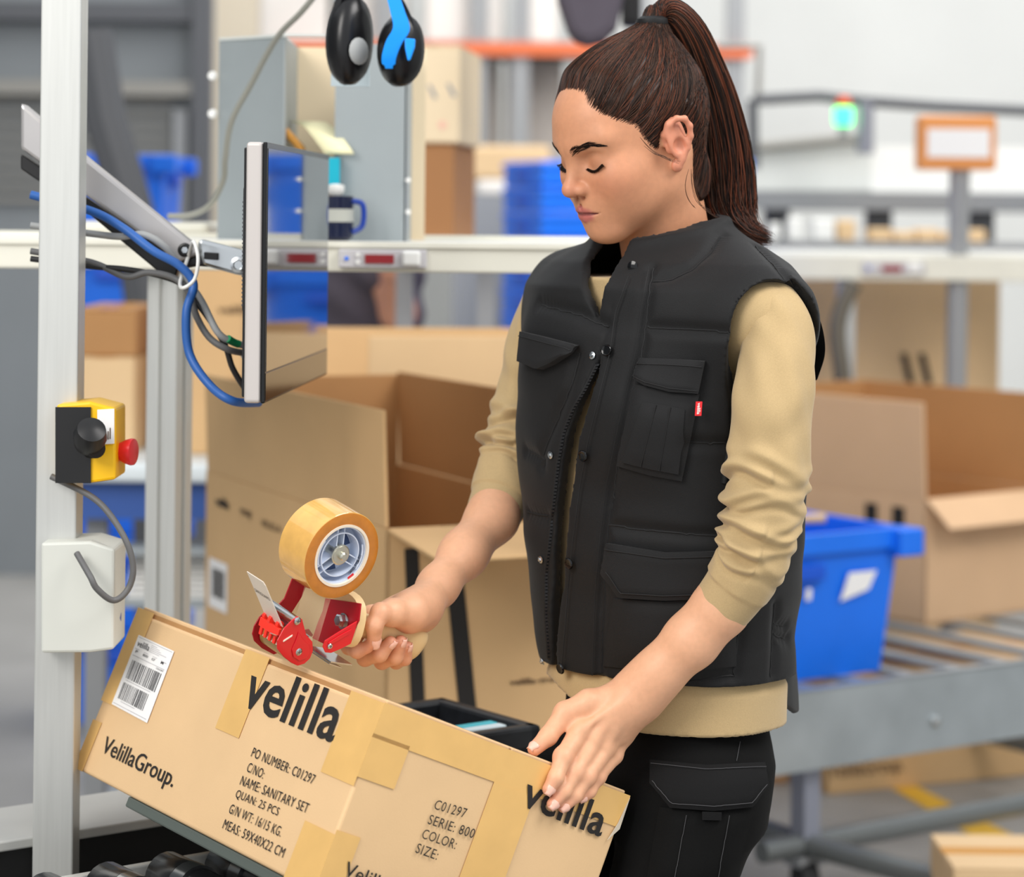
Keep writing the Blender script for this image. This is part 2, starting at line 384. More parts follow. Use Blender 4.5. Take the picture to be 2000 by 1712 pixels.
pk(985, 1100, 115, 400, 12.4, mat('pallet_wrap_taupe', (196, 188, 180), .6), 'taupe wrapped load under the orange rack beam by her forehead')
pk(905, 1000, 400, 470, 11.0, m_rackgrey, 'grey mesh container on the floor behind the shelf', 'container', 'mesh_container')
pk(915, 1075, 285, 350, 10.5, m_card2, 'wide tan carton lying in front of the far rack', 'box', 'far_carton')
pk(930, 990, 350, 380, 10.5, m_white2, 'flat white carton under the wide tan carton', 'box', 'far_carton')
MB().abox((P(890, 0, 10.4).x, 10.35, 0), (P(1090, 0, 10.4).x, 11.2, P(900, 380, 10.4).z)).build('x', m_rackgrey).name = 'goods_bench'
tag(bpy.data.objects['goods_bench'], 'long grey goods bench far behind the shelf, under the tan carton', 'bench')
# dark hanging bag, top centre
d = 5.0
bg = thing('hanging_bag', 'dark grey cloth bag hanging at the top behind the ponytail', 'bag', P(1150, 85, d))
prof = [(1084, -60), (1090, 0), (1110, 60), (1122, 80), (1150, 86), (1180, 80), (1205, 55), (1218, 0), (1222, -60)]
MB().prism([P(x, y, d) for x, y in prof], (0, .10, 0)).build('pouch', m_grytee, bg, bevel=.02)
MB().tube([P(1100, -60, d + .05), P(1110, -300, d + .05), P(1200, -300, d + .05), P(1210, -60, d + .05)], .012, 8).build('strap', m_greyd, bg)
o = MB().abox(P(1216, 48, 5.3), P(1262, -900, 5.3) + Vector((0, .1, 0))).build('dark_duct', m_rubber, None, bevel=.01); tag(o, 'dark vertical duct beside the hanging bag', 'duct')
o = MB().tube([P(1020, -60, 5.05), P(1300, -60, 5.05)], .01, 8).build('x', m_greyd); bpy.data.objects.remove(o)
# right-hand far side: machine wall, guard rail, signal lamp
d = 9.0
mc = thing('sorting_machine', 'long pale grey sorting machine housing on the far right', 'machine', (P(1700, 0, d).x, d, 0))
MB().prism([P(1380, 330, d), P(1480, 290, d), P(1705, 268, d), P(1705, 375, d), P(1380, 375, d)], (0, .7, 0)).build('hood', mat('machine_pale', (214, 216, 212), .5), mc, bevel=.01)
MB().tube([P(1380, 312, d - .03), P(1480, 287, d - .03), P(1705, 265, d - .03)], .02, 8).build('edge_trim', m_beam, mc)
MB().abox((P(1705, 0, d).x, d, P(0, 375, d).z), (P(2100, 0, d).x, d + .6, P(1705, 285, d).z)).build('panel', m_white, mc)
MB().abox((P(1380, 0, d).x, d - .12, P(1500, 408, d).z), (P(2150, 0, d).x, d + .7, P(1500, 373, d).z)).build('belt_frame', mat('belt_grey', (128, 130, 133), .6), mc)
for px in (1500, 1700, 1900, 2080):
    MB().abox((P(px, 0, d).x, d, 0), (P(px, 0, d).x + .09, d + .09, P(1500, 408, d).z)).build('leg', m_greyd, mc)
d = 8.4
gr = thing('guard_rail', 'dark grey tubular guard rail crossing behind the ponytail', 'rail', P(1690, 265, d))
MB().tube([P(1470, 195, d), P(1600, 188, d), P(1690, 198, d), P(1830, 208, d), P(2120, 222, d)], .02, 10).build('top_rail', m_greyd, gr, True)
MB().tube([P(1690, 200, d), P(1690, 300, d)], .03, 10).build('post', mat('rail_blue_grey', (134, 136, 146), .5), gr, True)
MB().tube([P(1470, 195, d), P(1472, 330, d)], .02, 10).build('post', m_greyd, gr, True)
MB().tube([P(1400, 90, d), P(1484, 92, d), P(1480, 195, d)], .012, 8).build('frame', m_beam, gr, True)
sl = thing('signal_lamp', 'green and orange signal tower lamp glowing on the far machine', 'lamp', P(1647, 268, d))
MB().lathe(P(1647, 268, d), (0, 0, 1), [(.016, 0), (.016, .05)], 16).build('stem', m_rackgrey, sl, True)
MB().lathe(P(1647, 245, d), (0, 0, 1), [(.026, 0), (.032, .01), (.032, .06), (.026, .066)], 20).build('green_lens', m_green, sl, True)
MB().lathe(P(1647, 209, d), (0, 0, 1), [(.028, 0), (.03, .008), (.03, .028), (.02, .036)], 20).build('orange_lens', m_orlens, sl, True)
# items on the far right bench
d = 8.6
bt = [(1508, 1530, 420, 470, m_white), (1545, 1572, 408, 465, m_white), (1594, 1634, 410, 470, m_white), (1642, 1674, 410, 432, m_white), (1642, 1674, 432, 470, m_card2)]
zb = P(1600, 470, d).z
tb = thing('parts_bench', 'low grey bench carrying small cartons on the far right', 'bench', (P(1650, 0, d).x, d, 0))
MB().abox((P(1490, 0, d).x, d - .1, zb - .06), (P(2120, 0, d).x, d + .25, zb)).build('top', m_rackgrey, tb)
for px in (1500, 1800, 2100): MB().abox((P(px, 0, d).x, d, 0), (P(px, 0, d).x + .06, d + .06, zb - .06)).build('leg', m_rackgrey, tb)
for i, (a, b, y0, y1, m) in enumerate(bt[:3]):
    o = MB().abox((P(a, 0, d).x, d, zb), (P(b, 0, d).x, d + .1, P(0, y0, d).z)).build('white_canister', m, None, bevel=.01)
    tag(o, ['slim white canister on the far right bench nearest the ponytail', 'slim white canister second from the ponytail on the bench', 'wider white canister in the middle of the far bench'][i], 'canister')
o = MB().abox((P(1642, 0, d).x, d, zb), (P(1676, 0, d).x, d + .1, P(0, 412, d).z)).build('small_carton', m_card2, None, bevel=.01); tag(o, 'small upright tan carton on the far bench below the signal lamp', 'box')
for i in range(5):
    a = 1705 + i * 46
    o = MB().abox((P(a, 0, d).x, d, zb), (P(a + 42, 0, d).x, d + .14, P(0, 428 + (i % 2) * 5, d).z)).build('small_carton', m_card2, None, bevel=.008)
    tag(o, ['first', 'second', 'third', 'fourth', 'fifth'][i] + ' low carton in the row at the right of the far bench', 'box', 'row of low cartons')
d = 6.8
sb = thing('wall_sign_box', 'orange framed notice box at the far right edge', 'sign', P(1830, 310, d))
MB().abox((P(1800, 0, d).x, d, P(0, 312, d).z), (P(1950, 0, d).x, d + .1, P(0, 206, d).z)).build('frame', mat('box_orange', (226, 150, 84), .6), sb, bevel=.01)
MB().abox((P(1814, 0, d).x, d - .004, P(0, 288, d).z), (P(1936, 0, d).x, d + .001, P(0, 232, d).z)).build('notice', m_paper, sb)
MB().tube([P(1875, 312, d + .05), (P(1875, 0, d).x, d + .05, 0)], .03, 8).build('post', m_rackgrey, sb)
# left far: blue crates and cartons behind the arm
d = 6.0
tbl = thing('roller_table', 'white topped roller table with blue side panel behind the aluminium post', 'table', (P(380, 0, 5.2).x, 5.2, 0))
x0, x1 = P(160, 0, 5.2).x, P(480, 0, 5.2).x
MB().abox((x0, 5.1, P(0, 930, 5.2).z), (x1, 5.9, P(0, 893, 5.2).z)).build('top', mat('table_white', (222, 232, 236), .35), tbl, bevel=.01)
MB().abox((x0, 5.14, P(0, 1004, 5.2).z), (x1 - .005, 5.17, P(0, 930, 5.2).z)).build('side_panel', m_dkblue, tbl)
for k in range(9):
    y = 1078 + k * 9.5
    MB().tube([(x0 + .12, 5.22 - k * .01, P(0, y, 5.2).z), (x1 - .01, 5.22 - k * .01, P(0, y, 5.2).z)], .0055, 8).build('roller', m_white, tbl, True)
MB().abox((x0, 5.12, P(0, 1172, 5.2).z), (x1, 5.2, P(0, 1156, 5.2).z)).build('rail', m_galv, tbl)
MB().abox((x0, 5.12, P(0, 1070, 5.2).z), (x1, 5.2, P(0, 1056, 5.2).z)).build('rail', m_galv, tbl)
for xx in (x0 + .02, x1 - .05):
    MB().abox((xx, 5.2, 0), (xx + .045, 5.245, P(0, 925, 5.2).z)).build('leg', m_rackgrey, tbl)
dd = 5.3; zt = P(0, 893, 5.2).z
carton('tan_carton', 'tan carton standing on the white table behind the yellow switch', (P(150, 0, dd).x, dd), zt + .001, (1, 0), P(270, 0, dd).x - P(150, 0, dd).x, (0, 1), .4, P(0, 700, dd).z - zt, m_card2)
z2 = P(0, 700, dd).z + .007
carton('brown_carton', 'brown carton stacked on the tan carton at the far left', (P(145, 0, dd).x, dd + .005), z2, (1, 0), P(272, 0, dd).x - P(145, 0, dd).x, (0, 1), .4, P(0, 606, dd).z - z2, m_card3)
d = 6.6
for i in range(6):
    z = .02 + i * .262
    tote('tall_crate', f'deep blue crate at the far left, {ordn[i] if i < 5 else "topmost"} of the column', (P(150, 0, d).x, d), z, (1, 0), P(325, 0, d).x - P(150, 0, d).x, (0, 1), .4, .26, m_blue, 'far left blue crates')
# ------------------------------------------------ second person behind the shelf
# ================================================================== big open carton on the left (A) and its neighbours
u_ = Vector((.80, .60, 0)); w_ = Vector((.60, -.80, 0))
zA = 1.42 - 605 / 4700 * 3.5
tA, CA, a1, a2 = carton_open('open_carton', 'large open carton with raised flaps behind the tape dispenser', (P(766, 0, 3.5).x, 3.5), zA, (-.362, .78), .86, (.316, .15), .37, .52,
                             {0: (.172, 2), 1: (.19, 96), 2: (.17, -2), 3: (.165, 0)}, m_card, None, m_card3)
# printing on carton A
nA0 = -a2; nA1 = -a1
def onA0(s, z): return CA + a1 * s + Vector((0, 0, zA - z - CA.z)) - a2 * .001
def onA1(s, z): return CA + a2 * s + Vector((0, 0, zA - z - CA.z)) - a1 * .001
text('velilla', onA0(.80, .055), -a1, (0, 0, 1), .017, .075, m_ink, tA, bold=.03)
text('group', onA0(.665, .06), -a1, (0, 0, 1), .016, .06, m_inkfade, tA, bold=.02)
text('VELILLA', onA0(.555, .062), -a1, (0, 0, 1), .012, .10, m_inkfade, tA, bold=.01)
lb = MB().obox(onA0(.83, .235), -a1 * .10, Vector((0, 0, .085)), -a2 * .0012).build('shipping_label', m_paper, tA, bevel=.0)
for k in range(10):
    MB().obox(onA0(.81 - k * .007, .215) - a2 * .0014, -a1 * (.003 + .002 * (k % 2)), Vector((0, 0, .05)), -a2 * .0004).build('barcode_bar', m_ink, lb)
def bar(s0, z0, s1, z1, w): return MB().prism([onA1(s0, z0), onA1(s0 + w, z0), onA1(s1 + w, z1), onA1(s1, z1)], -a1 * .0008)
bar(.028, .03, .045, .33, .022).build('print_bar', m_ink, tA); bar(-.012 + .02, .10, .0 + .02, .33, .0001)
bar(.085, .0, .125, .33, .028).build('print_bar', m_ink, tA)
text('velilla-group.com', onA1(.20, .245), a2, (0, 0, 1), .012, .13, m_inkfade, tA, bold=.02)
text('VelillaGroup', onA1(.19, .345), a2, (0, 0, 1), .028, .17, m_inkfade, tA, bold=.01)
text('velilla', onA1(.24, .07), a2, (0, 0, 1), .012, .06, m_inkfade, tA, bold=.02)
# carton behind (B), two flaps visible
zB = P(700, 798, 4.7).z
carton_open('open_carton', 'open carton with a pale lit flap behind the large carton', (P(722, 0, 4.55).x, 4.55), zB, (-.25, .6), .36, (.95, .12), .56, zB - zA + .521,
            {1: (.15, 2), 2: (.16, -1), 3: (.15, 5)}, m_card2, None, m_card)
dC = 5.3; zTb = P(0, 893, 5.2).z
tC = carton('shut_carton', 'tall shut carton between the aluminium post and the monitor', (P(364, 0, dC).x, dC), zTb + .001, (1, 0), P(484, 0, dC).x - P(364, 0, dC).x, (0, 1), .4, P(0, 505, dC).z - zTb, m_card)
text('velilla', P(425, 612, dC - .002), (1, 0, 0), (0, 0, 1), .018, .075, m_inkfade, tC, bold=.02)
# low conveyor that carries these cartons
cv = thing('low_conveyor', 'low galvanised roller conveyor under the open cartons', 'conveyor', (-.2, 4.2, 0))
zc = zA - .52
MB().abox((-.70, 3.40, zc - .16), (.30, 3.44, zc - .004)).build('side_rail', m_galv, cv)
MB().abox((-.70, 5.05, zc - .16), (.30, 5.09, zc - .004)).build('side_rail', m_galv, cv)
MB().abox((-.70, 3.44, zc - .05), (.30, 5.05, zc - .040)).build('bed', m_galv, cv)
for k in range(12): MB().tube([(-.65 + k * .082, 3.44, zc - .020), (-.65 + k * .082, 5.05, zc - .020)], .018, 8).build('roller', m_galv, cv, True)
for x in (-.69, .24):
    for y in (3.44, 5.0): MB().abox((x, y, 0), (x + .05, y + .05, zc - .16)).build('leg', m_rackgrey, cv)
# ================================================================== right: cart, tote, cartons
q1 = Vector((.823, .568, 0)).normalized(); q2 = Vector((-.568, .823, 0))
pr = P(1824, 1297, 5.22); zr = P(1560, 1335, 5.0).z
ct = thing('wheeled_cart', 'galvanised wheeled cart with deep side rail carrying the blue crate', 'cart', (.75, 5.3, 0))
A0 = Vector((P(1400, 0, 4.78).x, 4.78, 0)) + q1 * .13
MB().obox(A0 + Vector((0, 0, zr - .165)), q1 * 1.37, q2 * .004, Vector((0, 0, .165))).build('side_rail', m_galv, ct, bevel=.001)
MB().obox(A0 + Vector((0, 0, zr - .004)), q1 * 1.37, q2 * .03, Vector((0, 0, .004))).build('rail_flange', m_galv, ct)
for k in range(9): MB().obox(A0 + q1 * (.06 + k * .145) + Vector((0, 0, zr - .03)) + q2 * .004, q1 * .035, q2 * 1.276, Vector((0, 0, .012))).build('cross_bar', m_galv, ct)
MB().obox(A0 + Vector((0, 0, zr - .165)) + q2 * 1.28, q1 * 1.37, q2 * .004, Vector((0, 0, .165))).build('side_rail', m_galv, ct)
b = P(1750, 1428, 5.17)
for s in (.49, 1.02): MB().lathe(A0 + q1 * s + Vector((0, 0, zr - .10)), -q2, [(.012, 0), (.012, .008), (.006, .012)], 12).build('bolt', m_steel, ct, True)
legs = [A0 + q1 * .18 + q2 * .06, A0 + q1 * 1.30 + q2 * .06, A0 + q1 * .18 + q2 * 1.2, A0 + q1 * 1.30 + q2 * 1.2]
m_leg = mat('leg_blue_grey', (150, 154, 168), .45, .3)
for L in legs: MB().cbox(L + Vector((0, 0, (zr - .03 + .1) / 2 + .03)), q1 * .045, q2 * .045, Vector((0, 0, zr - .16))).build('leg', m_leg, ct, bevel=.003)
m_tube = mat('grey_tube', (120, 124, 124), .4, .4)
def tb2(a, b): MB().tube([a + Vector((0, 0, .13)), b + Vector((0, 0, .13))], .024, 10).build('base_tube', m_tube, ct, True)
tb2(legs[0], legs[1]); tb2(legs[0], legs[2]); tb2(legs[1], legs[3]); tb2(legs[2], legs[3])
tb2(legs[0], legs[0] + Vector((.35, -.40, 0))); tb2(legs[0], legs[0] - q1 * .12)
for L in legs:
    MB().cbox(L + Vector((0, 0, .098)), q1 * .07, q2 * .05, Vector((0, 0, .02))).build('caster_fork', m_rackgrey, ct)
    MB().lathe(L + Vector((0, -.012, .05)), (1, .2, 0), [(.02, -.02), (.05, -.018), (.05, .018), (.02, .02)], 18).build('caster_wheel', m_rubber, ct, True)
cC = P(1815, 1300, 5.22); cC = Vector((cC.x, cC.y, 0)) + q2 * .06
tt = tote('blue_tote', 'big blue plastic tote with scuffed white label remains behind her arm', (cC - q1 * .62).to_2d(), zr - .018, q1.to_2d(), .60, q2.to_2d(), .42, .315, m_blue)
tt['category'] = 'crate'
fb = cC - q1 * .62 - q1 * 0; mid = lambda s, z: cC - q1 * (.62 - s) + q2 * (.026 - .09 * z) + Vector((0, 0, zr - .018 + z)) - q2 * .004
MB().prism([mid(.42, .165), mid(.50, .185), mid(.52, .225), mid(.44, .225)], -q2 * .001).build('label_scrap', m_paper, tt)
MB().prism([mid(.32, .175), mid(.335, .175), mid(.335, .20), mid(.32, .20)], -q2 * .001).build('label_scrap', m_paper, tt)
o = MB().tube([P(1480, 1018, 5.3), P(1612, 1012, 5.3)], .011, 10).build('wooden_stick', m_card2, None, True); tag(o, 'short pale wooden stick lying across the blue tote', 'stick')
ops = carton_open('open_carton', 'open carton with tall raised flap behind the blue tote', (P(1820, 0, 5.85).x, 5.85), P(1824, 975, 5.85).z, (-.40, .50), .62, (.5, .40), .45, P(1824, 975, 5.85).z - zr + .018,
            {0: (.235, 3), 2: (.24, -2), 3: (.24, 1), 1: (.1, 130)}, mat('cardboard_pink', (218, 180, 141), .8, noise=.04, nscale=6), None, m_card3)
tR, CR, r1, r2 = ops
zR = P(1824, 975, 5.85).z
for s in (.07, .16): MB().obox(CR + r1 * s + Vector((0, 0, .17)) - r2 * .001, r1 * .04, Vector((0, 0, .11)), -r2 * .001).build('print_bar', m_ink, tR)
text('velilla', CR + r1 * .52 + Vector((0, 0, .26)) - r2 * .001, -r1, (0, 0, 1), .018, .07, m_inkfade, tR, bold=.02)
o2 = carton('leaning_carton', 'big pale carton with black slash marks below the right display', (P(1560, 0, 7.3).x, 7.3), .0, (1, .0), .62, (.0, 1), .4, P(0, 515, 7.3).z, m_card2)
for a in (1760, 1795):
    MB().prism([P(a, 690, 7.29), P(a + 12, 690, 7.29), P(a + 26, 750, 7.29), P(a + 14, 750, 7.29)], (0, .012, 0)).build('print_bar', m_ink, o2)
carton('floor_carton', 'carton on the floor under the cart with faded group lettering', (P(1634, 0, 5.98).x, 5.98), .0, (.8, .35), .75, (-.35, .8), .4, .30, m_card)
tF = bpy.data.objects['floor_carton']
f1 = Vector((.8, .35, 0)).normalized(); f2 = Vector((-.35, .8, 0)).normalized()
text('VelillaGroup.', Vector((P(1634, 0, 5.98).x, 5.98, .030)) - f2 * .001 - f1 * .0, f1, (0, 0, 1), .050, .22, m_inkfade, tF, bold=.01)
carton('floor_carton', 'brown carton on the floor behind her leg under the cart', (P(1470, 0, 6.1).x, 6.1), .0, (1, 0), .11, (0, 1), .3, .30, m_card3)
struct(MB().prism([(P(1735, 1538, 6.05).x, 6.1, .001), (P(1790, 1538, 6.05).x, 6.1, .001), (1.3, 5.2, .001), (1.18, 5.2, .001)], (0, 0, .001)).build('trim_1', m_yline))
carton('corner_carton', 'carton standing on the floor at the lower right corner', (P(1880, 0, 4.5).x, 4.5), 0, (1, 0), .3, (0, 1), .25, P(0, 1680, 4.5).z, m_card2)
# ================================================================== shelf on aluminium posts
d = 3.3
sh = thing('packing_shelf', 'cream shelf rail with red displays crossing behind the woman', 'shelf', (P(1000, 0, d).x, d, 0))
zs0, zs1 = P(1000, 534, d).z, P(1000, 481, d).z
xe = P(1330, 0, d).x
MB().abox((-1.2, d, zs0), (xe, d + .03, zs1)).build('front_rail', m_cream, sh, bevel=.003)
MB().abox((-1.2, d - .004, zs1 - .004), (xe, d + .005, zs1 + .004)).build('rail_lip', m_cream, sh, bevel=.001)
MB().abox((-1.2, d + .03, zs1 - .012), (xe, d + .36, zs1 + .004)).build('top_board', mat('shelf_top', (226, 227, 224), .35), sh)
MB().abox((-1.2, d + .36, zs1 - .03), (xe, d + .38, zs1 + .012)).build('back_rail', m_cream, sh)
def post(px0, px1, zt, name='post'):
    x0, x1 = P(px0, 900, d + .02).x, P(px1, 900, d + .02).x; w = x1 - x0
    y0 = d + .032; prof = []
    g = w * .08; dp = w * .12
    # square profile with a slot on every side
    c = [(0, 0), (w / 2 - g, 0), (w / 2 - g, dp), (w / 2 + g, dp), (w / 2 + g, 0), (w, 0), (w, w / 2 - g), (w - dp, w / 2 - g), (w - dp, w / 2 + g), (w, w / 2 + g), (w, w), (w / 2 + g, w), (w / 2 + g, w - dp), (w / 2 - g, w - dp), (w / 2 - g, w), (0, w), (0, w / 2 + g), (dp, w / 2 + g), (dp, w / 2 - g), (0, w / 2 - g)]
    a = radians(-22); cx = cy = w / 2
    pts = [Vector((x0 + cx + (x - cx) * cos(a) - (y - cy) * sin(a), y0 + cy + (x - cx) * sin(a) + (y - cy) * cos(a), 0)) for x, y in c]
    MB().prism(pts, (0, 0, zt)).build(name, m_alu, sh, bevel=.0012)
post(289, 356, zs1 - .012); post(1262, 1310, zs1 - .012)
m_mod = mat('module_grey', (196, 194, 196), .4); m_led = mat('display_red', (120, 18, 24), .25, emit=(150, 16, 24), es=.25)
def module(px0, y0, d=d, wp=168):
    z = P(px0, y0, d).z; k = P(px0 + wp, y0, d).x - P(px0, y0, d).x; x = P(px0, y0, d).x
    s = k / 168
    t = thing('pick_display', ('pick-to-light display with red window on the shelf, left of the woman' if px0 < 1000 else 'pick-to-light display with red window on the shelf, far right'), 'display', (x, d - .008, z - s * 18), 'pick displays on the shelf')
    MB().abox((x, d - .012, z - s * 18), (x + s * 172, d + .0, z + s * 18)).build('housing', m_mod, t, bevel=.002)
    MB().abox((x + s * 52, d - .0145, z - s * 9), (x + s * 108, d - .011, z + s * 8)).build('red_window', m_led, t)
    MB().abox((x + s * 124, d - .02, z - s * 14), (x + s * 160, d - .011, z + s * 16)).build('push_button', m_white, t, bevel=.004)
    MB().lathe((x + s * 16, d - .012, z), (0, -1, 0), [(s * 4, 0), (s * 4, .002)], 12).build('indicator', m_blue, t)
    for q in (-1, 1): MB().lathe((x + s * 38, d - .012, z + q * s * 7), (0, -1, 0), [(s * 4.5, 0), (s * 4, .002)], 12).build('key', m_white, t)
module(662, 504)
d2 = 6.8
s2 = thing('packing_shelf', 'second cream shelf rail farther back at the right edge', 'shelf', (P(1700, 0, d2).x, d2, 0))
za, zb2 = P(1700, 547, d2).z, P(1700, 497, d2).z
MB().abox((P(1490, 0, d2).x, d2, za), (P(2200, 0, d2).x, d2 + .04, zb2)).build('front_rail', m_cream, s2, bevel=.004)
MB().abox((P(1490, 0, d2).x, d2 + .04, zb2 - .01), (P(2200, 0, d2).x, d2 + .4, zb2 + .01)).build('top_board', MATS['shelf_top'], s2)
for a, b in ((1648, 1682), (1500, 1530), (2080, 2110)): MB().abox((P(a, 0, d2).x, d2 + .045, 0), (P(b, 0, d2).x, d2 + .09, zb2 - .01)).build('post', m_alu, s2, bevel=.004)
module(1684, 523, d2, 119)
hs = MB().tube(spline([P(1668, 552, d2 - .02), P(1645, 600, d2 - .02), P(1636, 650, d2 - .02), P(1645, 740, d2 - .02), P(1655, 900, d2 - .0), (P(1655, 0, d2).x, d2, .0)], 10), .024, 12).build('flexible_hose', mat('hose_grey', (104, 98, 86), .6), None, True)
tag(hs, 'dark flexible cable hose hanging under the shelf at the right', 'hose')
# left end of the shelf: second pale top seen behind the arm
MB().abox((P(100, 0, 3.68).x, 3.682, P(0, 460, 3.68).z), (P(412, 0, 3.68).x, 4.0, P(0, 430, 3.68).z)).build('cable_tray', m_cream, sh, bevel=.01)
# ------------------------------------------------ grey sheet-metal printer housing on the shelf
d = 3.42; zt = P(0, 466, d).z
zt = zs1 + .004
hb = thing('printer_housing', 'grey sheet-metal printer housing open at the front on the shelf', 'cabinet', (P(600, 0, d).x, d, zt))
xl, xm, xr = P(414, 0, d).x, P(556, 0, d).x, P(796, 0, d).x
ztop = P(0, 66, d).z; dy = .24
m_sheet = mat('sheet_grey', (160, 168, 170), .45, .25, noise=.06, nscale=5)
xb = P(556, 0, d + dy).x
MB().obox((xl, d + .09, zt), (xm - xl, -.09, 0), (0, .0015, 0), (0, 0, ztop - zt)).build('side_panel', m_sheet, hb)
MB().obox((xm, d, zt), (.0015, .0, 0), (.0, .20, 0), (0, 0, ztop - zt)).build('side_panel', m_sheet, hb)
MB().obox((xl, d + .20, zt), (xr - xl + .02, 0, 0), (0, .002, 0), (0, 0, ztop - zt)).build('back_panel', m_cardlite, hb)
MB().obox((P(656, 0, d).x, d + .004, zt), (xr - P(656, 0, d).x, 0, 0), (0, .002, 0), (0, 0, P(0, 78, d).z - zt)).build('front_panel', m_sheet, hb)
MB().obox((xr - .002, d + .004, zt), (.002, 0, 0), (0, .2, 0), (0, 0, P(0, 78, d).z - zt)).build('side_panel', m_sheet, hb)
MB().prism([(xl, d + .088, ztop), (xm, d - .004, ztop), (P(660, 0, d).x, d - .004, ztop), (P(660, 0, d).x, d + .012, ztop), (xm, d + .012, ztop), (xl, d + .104, ztop)], (0, 0, .004)).build('top_lip', mat('lip_pale', (206, 210, 206), .45), hb)
for px, py in ((412, 148), (412, 222)): MB().lathe(P(px + 4, py, d + .085), (-.4, -1, 0), [(.007, 0), (.006, .005)], 12).build('hinge_bolt', m_white, hb, True)
for py in (352, 414): MB().lathe(P(797, py, d + .002), (0, -1, 0), [(.004, 0), (.003, .003)], 10).build('screw', m_white, hb, True)
# label ribbon out of the printer
pts = [(566, 236, .10), (580, 238, .06), (598, 250, .03), (612, 268, .005), (628, 290, -.01), (634, 300, -.012)]
a = [P(x, y, d + dz) for x, y, dz in pts]; wv = P(655, 258, d) - P(600, 240, d); wv = Vector((.042, 0, .0))
rb = MB(); n = len(a); rb.add([q for p in a for q in (p, p + wv)], [(2 * i, 2 * i + 1, 2 * i + 3, 2 * i + 2) for i in range(n - 1)])
o = rb.build('label_ribbon', mat('paper_yellow', (240, 234, 190), .6), None, True); md = o.modifiers.new('s', 'SOLIDIFY'); md.thickness = .0015
tag(o, 'pale yellow paper strip curling out of the printer housing', 'paper')
o = MB().obox(P(557, 268, d + .03), (.028, 0, -.03), (0, .03, 0), (0, 0, .016)).build('tape_end', m_goldtape, None, bevel=.004); tag(o, 'amber tape stub beside the curling paper strip', 'tape')
o = MB().abox((P(640, 0, d).x, d - .02, P(0, 366, d).z), (P(668, 0, d).x, d - .0, P(0, 302, d).z)).build('teal_folder', mat('teal', (0, 172, 196), .5), None, bevel=.001); tag(o, 'narrow teal card behind the monitor top corner', 'card')
# dark blue glazed cup with handle
cpx = P(655, 466, d - .06); cpx.z = zs1 + .005
cup = thing('mug', 'dark navy mug with white band beside the monitor on the shelf', 'mug', cpx)
m_navy = mat('navy_glaze', (16, 24, 52), .2)
MB().lathe(cpx, (0, 0, 1), [(.018, 0), (.024, .004), (.0255, .03), (.0245, .062), (.0225, .062), (.0235, .03), (.021, .006), (.002, .005)], 28).build('body', m_navy, cup, True)
MB().lathe(cpx + Vector((0, 0, .026)), (0, 0, 1), [(.0258, 0), (.0258, .018), (.0255, .018), (.0255, 0)], 28).build('band', mat('band_grey', (176, 178, 170), .4), cup, True)
MB().tube(spline([cpx + Vector((.023, -.004, .055)), cpx + Vector((.038, -.006, .05)), cpx + Vector((.038, -.006, .022)), cpx + Vector((.024, -.004, .012))], 6), .004, 8).build('handle', mat('blue_glaze', (28, 60, 150), .25), cup, True)
MB().lathe(cpx + Vector((0, 0, .063)), (0, 0, 1), [(.008, 0), (.012, .006), (.012, .014), (.004, .016)], 16).build('lid', m_white, cup, True)
# carton stack behind the housing
d = 5.3
zq = P(0, 462, d).z
o = thing('back_bench', 'plain bench behind the shelf holding the two stacked cartons', 'bench', (P(845, 0, d).x, d, 0))
MB().abox((P(760, 0, d).x, d - .02, zq - .03), (P(960, 0, d).x, d + .5, zq)).build('top', m_white, o)
for px in (770, 935):
    MB().abox((P(px, 0, d).x, d + .2, 0), (P(px, 0, d).x + .04, d + .24, zq - .03)).build('leg', m_rackgrey, o)
carton('brown_carton', 'brown carton under the pale carton right of the grey housing', (P(800, 0, d).x, d), zq, (1, 0), P(890, 0, d).x - P(800, 0, d).x, (.12, 1), .35, P(0, 276, d).z - zq, mat('cardboard_dark', (166, 118, 76), .8))
z3 = P(0, 276, d).z + .006
o = carton('pale_carton', 'pale cream carton with grey smudged print on top of the brown carton', (P(786, 0, d).x, d - .01), z3, (1, 0), P(900, 0, d).x - P(786, 0, d).x, (.12, 1), .35, P(0, 84, d).z - z3, m_cardlite)
for x, y in ((835, 175), (872, 172)): MB().prism([P(x, y - 8, d - .011), P(x + 6, y - 10, d - .011), P(x + 20, y + 16, d - .011), P(x + 12, y + 18, d - .011)], (0, .0006, 0)).build('print_bar', m_rackgrey, o)
MB().lathe(P(864, 244, d - .0105), (0, -1, 0), [(.009, 0), (.009, .0006)], 16).build('print_dot', mat('print_pink', (240, 190, 170), .7), o)
# grey cable curling down from above onto the shelf
o = MB().tube(spline([P(640, -40, 3.2), P(590, 22, 3.22), P(540, 75, 3.25), P(490, 165, 3.28), P(452, 238, 3.3), P(440, 310, 3.32), P(436, 352, 3.34), P(410, 400, 3.36), P(372, 420, 3.38), P(330, 422, 3.4)], 8), .0042, 8).build('grey_cable', mat('cable_grey', (150, 150, 140), .5), None, True)
tag(o, 'thin grey cable curling down in front of the grey housing', 'cable')
